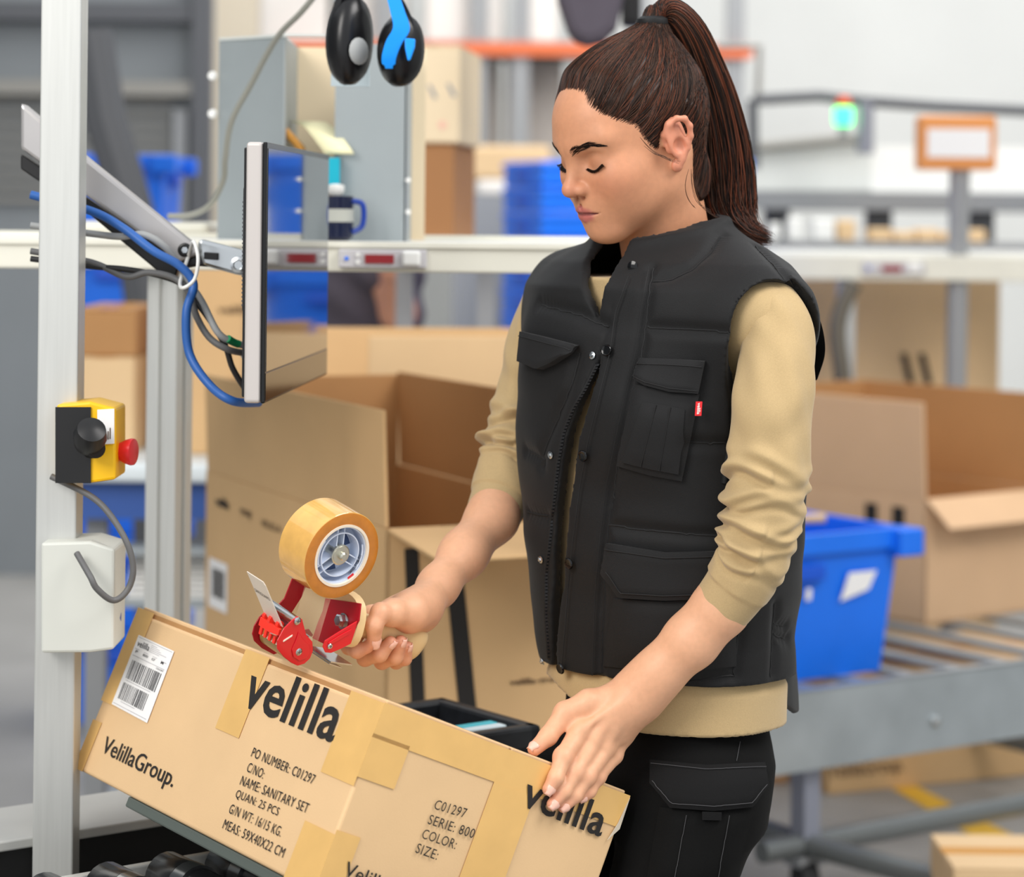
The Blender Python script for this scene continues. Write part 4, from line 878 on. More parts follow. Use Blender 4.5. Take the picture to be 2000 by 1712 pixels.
for a0 in (150, 330):
    pts = [RC + (gH * cos(radians(a0 + i * 8)) + gV * sin(radians(a0 + i * 8))) * .0285 + gA * .0215 for i in range(8)]
    MB().tube(pts, .0011, 6).build('hub_clip', m_hub, gn, True)
MB().lathe(RC, gA, [(.009, .006), (.009, .0185), (.0112, .019), (.0112, .022), (.0098, .0225), (.0098, .0232), (.0046, .0235), (.0046, .0275), (.003, .029)], 28).build('axle_nut', mat('zinc', (206, 204, 190), .3, .9), gn, True, angle=30)
# lettering inside the core
tx = MB()
def arc_txt(s, ang, r_, hgt, m, wd=.012):
    a = radians(ang); dr = gH * cos(a) + gV * sin(a); tn = gA.cross(dr)
    text(s, RC + dr * r_ - tn * wd / 2 + gA * .0226, tn, -dr if False else gV * 0 + (gA.cross(tn)), hgt, wd, m, gn, bold=.02, nrm_off=.0003)
arc_txt('CaMARCO', -38, .0268, .003, m_ink, .012); arc_txt('CaMARCO', -8, .0268, .0028, m_ink, .010)
a = radians(-48); dr = gH * cos(a) + gV * sin(a); tn = gA.cross(dr)
MB().obox(RC + dr * .0288 - tn * .004 + gA * .0226, tn * .008, dr * .0024, gA * .0004).build('print', m_gred, gn)
# near side plates
near = [(580, 1202), (570, 1209), (553, 1226), (540, 1250), (540, 1266), (552, 1281), (567, 1293), (580, 1299), (593, 1295), (604, 1285), (610, 1270), (609, 1252), (597, 1238), (592, 1220), (589, 1208)]
MB().prism([sA(x, y, .0275) for x, y in near], gA * .0016).build('side_plate', m_gred, gn, bevel=.0007)
emb = [(583, 1232), (590, 1246), (603, 1258), (605, 1272), (598, 1284), (584, 1290), (572, 1282), (569, 1268), (577, 1250)]
MB().prism([sA(x, y, .0291) for x, y in emb], gA * .0012).build('side_emboss', m_gred, gn, bevel=.001)
lug = [(633, 1250), (660, 1233), (697, 1211), (692, 1232), (684, 1256), (664, 1266), (645, 1274), (634, 1273), (629, 1262)]
MB().prism([sA(x, y, .0275) for x, y in lug], gA * .0016).build('side_plate', m_gred, gn, bevel=.0007)
emb = [(640, 1254), (662, 1240), (686, 1227), (684, 1236), (660, 1250), (642, 1260)]
MB().prism([sA(x, y, .0291) for x, y in emb], gA * .0012).build('side_emboss', m_gred, gn, bevel=.0008)
for (x, y), r_ in (((580.5, 1212), .0042), ((583, 1272), .0042), ((644, 1261), .0032)):
    c = sA(x, y, .0292); MB().lathe(c, gA, [(r_, 0), (r_, .001), (r_ * .7, .002)], 18).build('screw', m_steel, gn, True)
    for q in (gH, gV): MB().cbox(c + gA * .002, q * r_ * 1.0, gA.cross(q) * r_ * .22, gA * .0006).build('screw_slot', m_greyd, gn)
MB().cbox(sA(562, 1246, .0295), (sA(570, 1241, .0295) - sA(553, 1252, .0295)), gV * .0016, gA * .0012).build('blade_tab', m_core, gn)
# far side plate: C-shaped frame up to the axle
farp = [(507, 1205), (497, 1222), (493, 1238), (497, 1252), (512, 1266), (535, 1278), (560, 1268), (590, 1258), (612, 1240), (604, 1228), (586, 1232), (572, 1216), (565, 1204), (590, 1165), (604, 1130), (625, 1090), (610, 1075), (592, 1090), (572, 1128), (556, 1168), (545, 1180), (530, 1184)]
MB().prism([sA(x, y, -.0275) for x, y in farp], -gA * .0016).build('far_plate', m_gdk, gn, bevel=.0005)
MB().obox(sA(598, 1262, -.020), sA(640, 1268, -.020) - sA(598, 1262, -.020), gA * .046, gV * .0014).build('steel_guide', m_steel, gn)
MB().obox(sA(606, 1272, -.012), sA(630, 1280, -.012) - sA(606, 1272, -.012), gA * .036, gV * .001).build('steel_guide', m_steel, gn)
MB().tube([sA(604, 1250, .026) - gA * .052, sA(604, 1250, .026)], .0042, 14).build('guide_roller', m_steel, gn, True)
# applicator roller and rod, blade, clip
c = sA(583, 1272, .0275) - gA * .0275; MB().lathe(c, gA, [(.004, -.0265), (.0135, -.026), (.0135, .026), (.004, .0265)], 32).build('applicator_roller', mat('roller_brown', (150, 116, 62), .35, coat=.4), gn, True)
MB().tube([sA(580.5, 1212, .027) - gA * .054, sA(580.5, 1212, .027)], .0042, 16).build('cross_rod', m_steel, gn, True)
b0 = sA(532, 1238, -.026); b1 = sA(532, 1238, .026)
teeth = MB(); n = 16
for i in range(n):
    s0 = b0.lerp(b1, i / n); s1 = b0.lerp(b1, (i + 1) / n); mid_ = (s0 + s1) / 2
    teeth.prism([s0, s1, s1 + gH * .014 - gV * .004, s0 + gH * .014 - gV * .004], gV * .0008); teeth.prism([s0, s1, mid_ - gH * .0035 + gV * .001], gV * .0008)
teeth.build('serrated_blade', m_steel, gn)
o_ = sA(527, 1226, 0)
m_clip = mat('clip_red', (250, 56, 40), .35)
MB().cbox(o_ + gV * .001, gA * .036, gH * .004, gV * .0095).build('clip', m_clip, gn, bevel=.0008)
for k in (-1, 0, 1): MB().lathe(o_ + gA * (k * .0125 - .002) + gV * .008 + gH * .003, gA, [(.0042 if k else .006, -.0022), (.0042 if k else .006, .0022)], 16).build('clip_knuckle', m_clip, gn, True)
for k in (-1.5, -.5, .5, 1.5): MB().cbox(o_ + gA * k * .0085 - gV * .0075, gA * .0042, gH * .003, gV * .009).build('clip_tooth', m_clip, gn, bevel=.0006)
MB().cbox(sA(540, 1250, -.001), gA * .030, gH * .016, gV * .0012).build('tape_end', m_core, gn)
# SAFEGUARD flap
m_flap = mat('frosted_plastic', (238, 228, 214), .25, alpha=.72)
t0, t1 = sA(500, 1126, 0), sA(536, 1212, 0); hw = gA * .0165
dn = (t1 - t0).normalized(); th_ = dn.cross(gA).normalized() * .0008
MB().prism([t0 - hw, t0 + hw * .86, t0 + hw + dn * .004, t1 + hw, t1 - hw], th_).build('safeguard_flap', m_flap, gn)
nn_ = -th_.normalized()
if nn_.dot(CAMP - t0) < 0: nn_ = -nn_
o_ = t0 + dn * .026 - hw * .88 + nn_ * .0012
xd_ = gA; yd_ = -dn
text('SAFEGUARD', o_, xd_, yd_, .0046, .0285, m_inkl, gn, nrm_off=.0)
# film of tape running from roll to roller
f0_, f1_ = sA(622, 1150, 0), sA(590, 1258, 0)
MB().obox(f0_ - gA * .0235, gA * .047, f1_ - f0_, gH * .0002).build('tape_film', mat('tape_clear_film', (240, 224, 190), .1, alpha=.13), gn)
# tan guard plate and handle
gp = [(690, 1161), (706, 1160), (717, 1168), (721, 1184), (714, 1212), (704, 1236), (694, 1258), (680, 1266), (672, 1262)]
def oval(c, a, b, ra, rb, n=28, e=2.6): return [c + a * (abs(cos(t)) ** (2 / e) * (1 if cos(t) > 0 else -1)) * ra + b * (abs(sin(t)) ** (2 / e) * (1 if sin(t) > 0 else -1)) * rb for t in [2 * pi * k / n for k in range(n)]]
gc = sA(674, 1207, 0); gtop = sA(684, 1164, 0); gdn = (gtop - gc).normalized(); ghn = gdn.cross(gA).normalized()
if ghn.dot(gH) < 0: ghn = -ghn
pl = MB(); pl.rings([oval(gc - ghn * .004, gdn, gA, .0285, .0275), oval(gc + ghn * .0055, gdn, gA, .0295, .0285), oval(gc + ghn * .0065, gdn, gA, .027, .026)]); pl.build('guard', m_tan, gn, True, angle=50)
hp = [(684, 1212, .0125, .0125), (706, 1219, .0125, .0125), (732, 1227, .0135, .0130), (755, 1235, .0150, .0135), (778, 1242, .0165, .0140), (797, 1250, .0190, .0145), (809, 1257, .0205, .0140), (815, 1262, .0180, .011), (818, 1265, .009, .005)]
cs = [sA(x, y, 0) for x, y, *_ in hp]; rg = []
for i, p in enumerate(cs):
    tg = (cs[min(i + 1, len(cs) - 1)] - cs[max(i - 1, 0)]).normalized(); vv = gA.cross(tg).normalized()
    if vv.z < 0: vv = -vv
    rg.append(oval(p, vv, gA, hp[i][2], hp[i][3], 28, 2.4))
MB().rings(rg).build('handle', m_tan, gn, True, angle=60, sub=1)

def sG(px, py, off=0.0):
    r = P(px, py, 1) - CAMP; t = (gc + ghn * off - CAMP).dot(ghn) / r.dot(ghn); return CAMP + r * t
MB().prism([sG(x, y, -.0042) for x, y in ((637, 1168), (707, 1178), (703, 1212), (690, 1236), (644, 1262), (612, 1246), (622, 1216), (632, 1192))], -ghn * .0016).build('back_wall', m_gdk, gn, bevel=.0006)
MB().lathe(sG(672, 1213, -.006), -ghn, [(.0090, 0), (.0090, .0018)], 20).build('washer', m_steel, gn, True)
MB().lathe(sG(670, 1211, -.0078), -ghn, [(.0072, 0), (.0072, .006), (.0055, .008)], 6).build('frame_bolt', m_steel, gn)
# ================================================================== the woman
def PN(px, py, d): return npv(P(px, py, d))
CAMN = npv(CAMP)
def trace(fn, pts, d0=2.25, n=70, k=.7):
    "march camera rays through the given pixels onto an implicit surface; returns points, normals, hit"
    dr = np.array([npv(P(x, y, 1)) - CAMN for x, y in pts]); t = np.full(len(pts), d0)
    nl = np.linalg.norm(dr, axis=1)
    for _ in range(n): t = t + fn(CAMN + dr * t[:, None]) * k / nl
    p = CAMN + dr * t[:, None]; h = .002
    g = np.stack([fn(p + np.eye(3)[a] * h) - fn(p - np.eye(3)[a] * h) for a in range(3)], 1); g /= np.linalg.norm(g, axis=1)[:, None] + 1e-9
    return p, g, np.abs(fn(p)) < .004
m_skin = mat('skin', (226, 172, 138), .48, attr='tint', sss=.12, bump=.06, bscale=900, noise=.05, nscale=160)
m_vest = mat('vest_black', (15, 15, 16), .66, noise=.12, nscale=30, bump=.35, bscale=1400, sheen=.05, spec=.35)
m_vest2 = mat('vest_pocket', (18, 18, 19), .7, bump=.3, bscale=1600, sheen=.05, spec=.35)
m_lining = mat('vest_lining', (18, 18, 19), .7)
m_shirt = mat('shirt_khaki', (184, 158, 114), .85, noise=.06, nscale=700, bump=.3, bscale=1300, sheen=.2)
m_pants = mat('trousers_black', (8, 8, 8), .85, noise=.15, nscale=40, bump=.3, bscale=900, spec=.2)
m_hair = mat('hair_brown', (58, 34, 24), .42, attr='tint', aniso=.3, spec=.28)
m_snap = mat('snap_black', (10, 10, 11), .12); m_stitch = mat('stitch_grey', (66, 66, 68), .8)
wo = thing('person', 'woman with a brown ponytail in black quilted vest and khaki shirt taping the carton', 'person', (P(1300, 0, 2.74).x, 2.74, 0))
# ------------------------------------------------ head frame
ps, ph, rh = radians(58.2), radians(20.9), radians(-1.4)
fh = np.array([-sin(ps), -cos(ps), 0]); ll = np.array([cos(ps), -sin(ps), 0]); zz = np.array([0, 0, 1.])
hf = fh * cos(ph) - zz * sin(ph); hu = zz * cos(ph) + fh * sin(ph); hl = ll * cos(rh) + hu * sin(rh); hu = hu * cos(rh) - ll * sin(rh)
HR = np.stack([hf, hl, hu], 1); HS = .9013; HO = npv(C2W(.1385, 2.72, .0822))
def h2w(p): return HO + HS * (np.atleast_2d(p) @ HR.T)
def w2h(p): return ((np.atleast_2d(p) - HO) / HS) @ HR
def both(p): q = p.copy(); q[:, 1] = np.abs(q[:, 1]); return q
neck_b = w2h(PN(1312, 540, 2.765))[0]
def skull(p):
    s = both(p)
    d = ell(p, (-.012, 0, .043), (.094, .073, .086))
    d = sm(d, ell(p, (.030, 0, .046), (.066, .062, .060)), .03)
    d = sm(d, ell(p, (.034, 0, -.012), (.058, .060, .060)), .03)
    return d
def headsdf(p):
    s = both(p); d = skull(p)
    d = sm(d, ell(p, (.046, 0, -.050), (.045, .041, .040)), .03)                      # lower face
    d = sm(d, rcone(s, (.006, .046, -.046), (.066, .016, -.080), .015, .013), .028)    # jaw line
    d = sm(d, ell(p, (.076, 0, -.080), (.0195, .019, .0165)), .022)                    # chin
    d = sm(d, ell(s, (.058, .041, -.013), (.026, .021, .019)), .026)                   # cheekbone
    d = sm(d, ell(s, (.040, .038, -.036), (.034, .019, .030)), .03)                    # cheek
    d = sm(d, ell(p, (.066, 0, -.047), (.0325, .0285, .026)), .02)                      # muzzle
    d = sm(d, rcone(s, (.087, .006, .030), (.069, .046, .036), .010, .008), .020)      # brow
    d = -sm(-d, ell(s, (.0965, .0325, .0125), (.0165, .0175, .0115)), .014)            # socket
    d = sm(d, ell(s, (.0715, .0315, .0095), (.0142, .0160, .0132)), .006)              # lid over the eye
    d = sm(d, rcone(p, (.0885, 0, .020), (.1065, 0, -.013), .0062, .0082), .012)       # nose bridge
    d = sm(d, ell(p, (.1085, 0, -.0175), (.0105, .0098, .0090)), .008)                 # nose tip
    d = sm(d, ell(s, (.0975, .0118, -.0205), (.0105, .0066, .0072)), .006)             # wing
    d = -sm(-d, ell(s, (.0985, .0068, -.0288), (.0052, .0032, .0040)), .004)           # nostril
    d = sm(d, sm(rcone(s, (.0968, .003, -.0455), (.0938, .0125, -.0478), .0052, .0046), rcone(s, (.0938, .0125, -.0478), (.0868, .0225, -.0520), .0046, .0026), .003), .004)   # upper lip
    d = sm(d, sm(rcone(s, (.0952, .0, -.0575), (.0925, .0115, -.0565), .0064, .0055), rcone(s, (.0925, .0115, -.0565), (.0868, .0210, -.0538), .0055, .0028), .003), .004)     # lower lip
    d = -sm(-d, np.minimum(rcone(s, (.1030, 0, -.0515), (.0990, .0125, -.0520), .0013, .0013), rcone(s, (.0990, .0125, -.0520), (.0900, .0245, -.0530), .0013, .0008)), .003)    # mouth line
    d = -sm(-d, rcone(s, (.092, .0, -.036), (.100, 0, -.043), .0012, .0018), .006)           # philtrum
    nk = rcone(p, (-.022, 0, -.015), neck_b, .054, .058)
    d = sm(d, nk, .022)
    d = sm(d, rcone(s, (-.018, .052, -.02), neck_b + np.array([.035, .02, 0]), .012, .012), .03)
    return d
# ear: rim, plate, lobe, tragus (in head space; applies to both sides)
ear_rim = [(.004, .0725, .006), (.004, .0770, .018), (-.002, .0835, .029), (-.012, .0885, .0335), (-.022, .0905, .030), (-.027, .0900, .019), (-.026, .0870, .006), (-.020, .0825, -.007), (-.011, .0785, -.018), (-.003, .0765, -.0245)]
ER = np.array(ear_rim)
def ears(p):
    s = both(p); m = s[:, 1] > .045; d = np.full(len(p), .05)
    if not m.any(): return d
    q = s[m]
    e = np.full(len(q), 1.)
    for a, b in zip(ear_rim[:-1], ear_rim[1:]): e = sm(e, rcone(q, a, b, .0036, .0036), .003)
    Rr = np.array([[.93, .30, 0], [-.30, .93, 0], [0, 0, 1.]]).T
    pl = ell(q, (-.011, .0785, .008), (.0185, .0045, .0275), Rr); e = sm(e, pl, .006)
    e = sm(e, rcone(q, (-.014, .0815, .020), (-.018, .0835, .000), .0028, .0030), .005)   # antihelix
    e = sm(e, ell(q, (-.003, .0755, -.0245), (.0078, .0042, .0078)), .006)                # lobe
    e = sm(e, ell(q, (.003, .0775, -.001), (.0045, .004, .006)), .004)                    # tragus
    e = -sm(-e, ell(q, (-.008, .0845, .000), (.0085, .0060, .0085)), .004)                # concha
    d[m] = e; return d
def fullhead(p): return sm(headsdf(p), ears(p), .006)
hv, hfc = polygonize(fullhead, (-.125, -.105, -.155), (.135, .105, .145), .0017)
hloc = hv.copy()
def tint_head(p):
    base = np.array(lin((208, 148, 112)))[None].repeat(len(p), 0); s = both(p)
    def blend(c, w): nonlocal base; base = base * (1 - w[:, None]) + np.array(lin(c)) * w[:, None]
    g = lambda c, r: np.exp(-(((s - np.array(c)) / np.array(r)) ** 2).sum(1))
    blend((200, 122, 92), .55 * g((.07, .04, -.018), (.03, .025, .022))); blend((206, 128, 102), .6 * g((.112, 0, -.018), (.015, .014, .012)))
    blend((212, 136, 110), .7 * (s[:, 1] > .074)); blend((158, 102, 72), .35 * g((.085, .031, .012), (.014, .018, .010)))
    # lips
    up = np.exp(-((np.minimum(rcone(s, (.0985, .003, -.0462), (.0955, .0125, -.0482), .0048, .0044), rcone(s, (.0955, .0125, -.0482), (.0885, .0232, -.0520), .0044, .0020)) / .0014).clip(0) ** 2))
    lo_ = np.exp(-((np.minimum(rcone(s, (.0972, 0, -.0570), (.0945, .0115, -.0560), .0062, .0052), rcone(s, (.0945, .0115, -.0560), (.0882, .0215, -.0534), .0052, .0020)) / .0014).clip(0) ** 2)); blend((186, 100, 98), .85 * np.maximum(up, lo_) * (p[:, 0] > .075))
    ml = np.exp(-((np.minimum(rcone(s, (.1020, 0, -.0515), (.0980, .0125, -.0520), .0012, .0012), rcone(s, (.0980, .0125, -.0520), (.0890, .0245, -.0530), .0012, .0008)) / .0011).clip(0) ** 2)); blend((110, 54, 52), .8 * ml)
    return base
# ------------------------------------------------ torso frame and clothing volumes
tF = np.array([-sin(radians(40)), -cos(radians(40)), 0]); tL = np.array([cos(radians(40)), -sin(radians(40)), 0])
DT = 2.745
def ringtab(rows, rat=.74):
    th_ = radians(40); out = []
    for py, l, r in rows:
        c = PN((l + r) / 2, py, DT); e = (r - l) / 2 / F_PX * DT; a = e / sqrt(cos(th_) ** 2 + rat ** 2 * sin(th_) ** 2); out.append((c[2], c[0], c[1], a, a * rat))
    return np.array(out[::-1])
TV = ringtab([(440, 1215, 1385), (475, 1165, 1440), (512, 1100, 1500), (560, 1052, 1540), (650, 1030, 1556), (750, 1022, 1556), (900, 1023, 1553), (1050, 1034, 1552), (1150, 1047, 1545), (1230, 1056, 1532), (1320, 1070, 1540), (1420, 1074, 1545)])
def loft(p, T, n=2.35):
    z = p[:, 2]; cx, cy, a, b = [np.interp(z, T[:, 0], T[:, k]) for k in (1, 2, 3, 4)]
    x = p[:, 0] - cx; y = p[:, 1] - cy; u = x * tL[0] + y * tL[1]; v = x * tF[0] + y * tF[1]
    k = (np.abs(u / a) ** n + np.abs(v / b) ** n + 1e-12) ** (1 / n)
    return (k - 1) * b * 1.05
SL = PN(1488, 622, 2.615); SR = PN(1126, 572, 2.865); NB = PN(1328, 572, 2.80)
zsh = PN(1300, 450, DT)[2]; zhv = PN(1300, 1338, 2.62)[2]
def tors(p):
    d = np.maximum(loft(p, TV), p[:, 2] - zsh) if False else loft(p, TV)
    d = np.maximum(d, (p[:, 2] - zsh) * .9)
    s = np.minimum(rcone(p, NB, SL, .072, .056), rcone(p, NB, SR, .072, .052))
    d = sm(d, s, .07)
    # bust
    bc = PN(1260, 790, 2.62); d = sm(d, ell(p, PN(1290, 800, 2.70), (.085, .085, .07)), .06)
    return d
nrm_c = zz * cos(radians(11)) + tF * sin(radians(11)); CT = PN(1292, 446, 2.745); CB = CT - nrm_c * .085
def collar_parts(p):
    q = p - CB; t = q @ nrm_c; rad = np.linalg.norm(q - t[:, None] * nrm_c, axis=1); r = .094 + (.0745 - .094) * np.clip(t / .085, 0, 1)
    return t, rad, r
# gap of the open front: centreline traced on the torso
gap_px = [(1196, 590, 2), (1178, 668, 3), (1160, 730, 9), (1138, 790, 14), (1118, 850, 17), (1108, 920, 18), (1098, 1000, 18), (1090, 1080, 18), (1084, 1170, 15), (1082, 1260, 11), (1082, 1345, 12)]
gp_, gn_, _ = trace(tors, [(x, y) for x, y, _ in gap_px])
armL = [PN(1520, 640, 2.575), PN(1512, 760, 2.565), PN(1500, 880, 2.56), PN(1494, 960, 2.56), PN(1484, 1025, 2.56)]
armR = [PN(1068, 620, 2.875), PN(1040, 720, 2.87), PN(1016, 830, 2.86), PN(1000, 900, 2.85)]
def vest(p):
    o = tors(p)
    t, rad, r = collar_parts(p)
    col_o = np.maximum(np.maximum(rad - r, t - .085), -t); o2 = sm(o, col_o, .025)
    inn = np.maximum(rad - (r - .009), -t + .004)          # neck hole
    hole = inn
    d = np.maximum(o2, -hole)
    core = o + .014
    d = np.maximum(d, -np.minimum(core, 1))
    mk = d < .015
    if mk.any():
        pm = p[mk]; dm = d[mk]
        for (a, b, rr) in ((armL[0], armL[1], .052), (armL[1], armL[2], .050), (armL[2], armL[4], .047), (armR[0], armR[1], .047), (armR[1], armR[2], .046), (armR[2], armR[3], .044)):
            dm = np.maximum(dm, -rcone(pm, a, b, rr, rr))
        m3 = (dm < .012) & (np.abs(pm - gp_.mean(0)).max(1) < .30) & (((pm - gp_.mean(0)) @ tF) > -.09)
        if m3.any():
            p3 = pm[m3]; d3 = dm[m3]
            for i in range(len(gap_px) - 1):
                ra, rb = gap_px[i][2] / 1790, gap_px[i + 1][2] / 1790
                for q_ in (0, .009, .018): d3 = np.maximum(d3, -rcone(p3, gp_[i] - gn_[i] * q_, gp_[i + 1] - gn_[i + 1] * q_, ra, rb))
            dm[m3] = d3
        d[mk] = dm
    # open collar front
    az = (p - CT) @ tL; fr = (p - CT) @ tF
    tc0 = (p - CB) @ nrm_c; s_w = np.clip((tc0 - .014) / .07, 0, 1)
    wdg = np.maximum(np.maximum(np.abs(az + .024 * s_w) - (.003 + .030 * s_w), .02 - fr), .010 - tc0)
    d = np.maximum(d, -wdg)
    # hem: lower at the back
    bk = -((p - NB) @ tF); hem = zhv - .03 * np.clip((bk - .085) / .05, 0, 1)
    d = np.maximum(d, hem - p[:, 2])
    return d
vlo = np.minimum(SL, SR) - .12; vhi = np.maximum(SL, SR) + .12; vlo[2] = zhv - .04; vhi[2] = CT[2] + .07
vv, vf = polygonize(vest, vlo, vhi, .0029, newton=1)
def relax(v, f, n=3, lam=.5):
    e = np.concatenate([f[:, [0, 1]], f[:, [1, 2]], f[:, [2, 3]], f[:, [3, 0]]]); e = np.concatenate([e, e[:, ::-1]]); c = np.bincount(e[:, 0], minlength=len(v)).clip(1)
    for _ in range(n):
        a = np.stack([np.bincount(e[:, 0], v[e[:, 1], k], len(v)) for k in range(3)], 1) / c[:, None]; v = v + (a - v) * lam
    return v
vv = relax(vv, vf)
# quilting seams: traced lines, the padding dips at each
seams_px = [[(1262, 638), (1330, 642), (1420, 650), (1492, 662)], [(1340, 864), (1385, 868), (1428, 868)], [(1186, 1026), (1260, 1036), (1340, 1044), (1412, 1046)],
            [(1052, 593), (1075, 598), (1130, 612), (1186, 637)], [(1026, 880), (1052, 892), (1062, 898)], [(1026, 1000), (1040, 1006), (1066, 1010)], [(1478, 478), (1510, 510), (1552, 562)],
            [(1272, 520), (1262, 600), (1252, 680), (1232, 760), (1214, 850), (1196, 940), (1184, 1040), (1176, 1140), (1172, 1240), (1172, 1336)],
            [(1515, 1180), (1514, 1250), (1512, 1320)], [(1516, 1220), (1530, 1224), (1540, 1226)], [(1516, 1240), (1530, 1246), (1540, 1248)], [(1272, 545), (1310, 540), (1350, 520), (1385, 490), (1410, 455)],
            [(1130, 690), (1108, 760), (1090, 800), (1070, 860), (1060, 888)], [(1062, 898), (1060, 910)], [(1440, 1160), (1445, 1240), (1436, 1320), (1330, 1335), (1200, 1330)]]
def dens(line, step=3):
    out = []
    for (x0, y0), (x1, y1) in zip(line[:-1], line[1:]):
        n = max(1, int(math.hypot(x1 - x0, y1 - y0) / step)); out += [(x0 + (x1 - x0) * k / n, y0 + (y1 - y0) * k / n) for k in range(n)]
    return out + [line[-1]]
seam3 = []
for L_ in seams_px:
    p_, n_, ok = trace(vest, dens(L_)); seam3.append((p_[ok], n_[ok]))
allp = np.concatenate([a for a, b in seam3]); alln = np.concatenate([b for a, b in seam3])
def near_dist(q, S):
    out = np.empty(len(q)); idx = np.empty(len(q), int)
    for i in range(0, len(q), 4000):
        D = ((q[i:i + 4000, None, :] - S[None]) ** 2).sum(2); idx[i:i + 4000] = D.argmin(1); out[i:i + 4000] = np.sqrt(D.min(1))
    return out, idx
S_sub = allp[::2]; N_sub = alln[::2]
sel = np.where(np.abs(tors(vv)) < .008)[0]
dd_, ii_ = near_dist(vv[sel], S_sub)
vv[sel] -= N_sub[ii_] * (.0042 * np.exp(-(dd_ / .0075) ** 2))[:, None]
# soft creases everywhere on the cloth
def vnoise(p, f, seed):
    r = np.random.default_rng(seed); o = np.zeros(len(p))
    for _ in range(7):
        k = r.normal(size=3); k /= np.linalg.norm(k); o += np.sin(p @ k * f * r.uniform(.6, 1.6) + r.uniform(0, 6.28))
    return o / 7
gnv = (vv[sel] - np.array([NB[0], NB[1], 0])); gnv[:, 2] = 0; gnv /= np.linalg.norm(gnv, axis=1)[:, None] + 1e-9
vv[sel] += gnv * (.0035 * vnoise(vv[sel] * np.array([1, 1, 1.6]), 55, 4))[:, None]
vo = link_mesh('vest', np_mesh('vest', vv, vf), m_vest, wo, True); vo['label'] = 'black quilted sleeveless vest'
bvv = BVHTree.FromPolygons([tuple(p) for p in vv], [tuple(f) for f in vf])
def vhit(px, py):
    r = P(px, py, 1) - CAMP; h = bvv.ray_cast(CAMP, r.normalized())
    return h
def seam_tube(pts, r, name, m, parent, sink=.0):
    if len(pts) < 2: return
    return MB().tube(pts, r, 5).build(name, m, parent, True)
for p_, n_ in seam3:
    q = []
    for a, b in zip(p_[::2], n_[::2]):
        h = bvv.find_nearest(Vector(a))
        if h[0] is not None: q.append(h[0] - Vector(b) * .0002)
    if len(q) > 2: seam_tube(q, .0011, 'seam', m_lining, vo)
def resamp(pl, n):
    L = [0]
    for a, b in zip(pl[:-1], pl[1:]): L.append(L[-1] + math.hypot(b[0] - a[0], b[1] - a[1]))
    return [(np.interp(L[-1] * k / n, L, [p[0] for p in pl]), np.interp(L[-1] * k / n, L, [p[1] for p in pl])) for k in range(n + 1)]
def patch(top, bot, parent, name, m, hit, off=.004, nu=24, nv=12, puff=.0, fn=None, lift=0.0):
    "cloth piece lying on a surface, between a top line and a bottom line"
    T, Bm = resamp(top, nu), resamp(bot, nu); out = []; inn = []
    for j in range(nv + 1):
        for i in range(nu + 1):
            t = j / nv; x = T[i][0] + (Bm[i][0] - T[i][0]) * t; y = T[i][1] + (Bm[i][1] - T[i][1]) * t
            h = hit(x, y)
            if h[0] is None:
                k = 0; cx = sum(p[0] for p in T + Bm) / (2 * nu + 2)
                while h[0] is None and k < 60: k += 1; x += (1.5 if cx > x else -1.5); h = hit(x, y)
                if h[0] is None: return None
            n = h[1] if h[1].dot(CAMP - h[0]) > 0 else -h[1]; n = (n + (CAMP - h[0]).normalized() * .5).normalized()
            e = min(i, nu - i) / nu * 2; f = min(j, nv - j) / nv * 2
            out.append(h[0] + n * (off + lift * t + puff * min(1, e * 3) * min(1, f * 3))); inn.append(h[0] - n * .002)
    mb = MB(); W_ = nu + 1; n0 = len(out); fs = []
    for j in range(nv):
        for i in range(nu): fs.append((j * W_ + i, j * W_ + i + 1, (j + 1) * W_ + i + 1, (j + 1) * W_ + i))
    bd = [i for i in range(nu)] + [j * W_ + nu for j in range(nv)] + [nv * W_ + i for i in range(nu, 0, -1)] + [j * W_ for j in range(nv, 0, -1)]
    for a, b in zip(bd, bd[1:] + bd[:1]): fs.append((a, b, n0 + b, n0 + a))
    mb.add(out + inn, fs); o = mb.build(name, m, parent, True, angle=50); o['_'] = 0; del o['_']
    return o, out, W_
def stitch(line, parent, hit, off, m=m_lining, r=.0006, name='stitching'):
    q = []
    for x, y in resamp(line, max(6, int(sum(math.hypot(b[0] - a[0], b[1] - a[1]) for a, b in zip(line[:-1], line[1:])) / 6))):
        h = hit(x, y)
        if h[0] is not None:
            n = h[1] if h[1].dot(CAMP - h[0]) > 0 else -h[1]; n = (n + (CAMP - h[0]).normalized() * .5).normalized(); q.append(h[0] + n * off)
    if len(q) > 3: MB().tube(q, r, 5).build(name, m, parent, True)
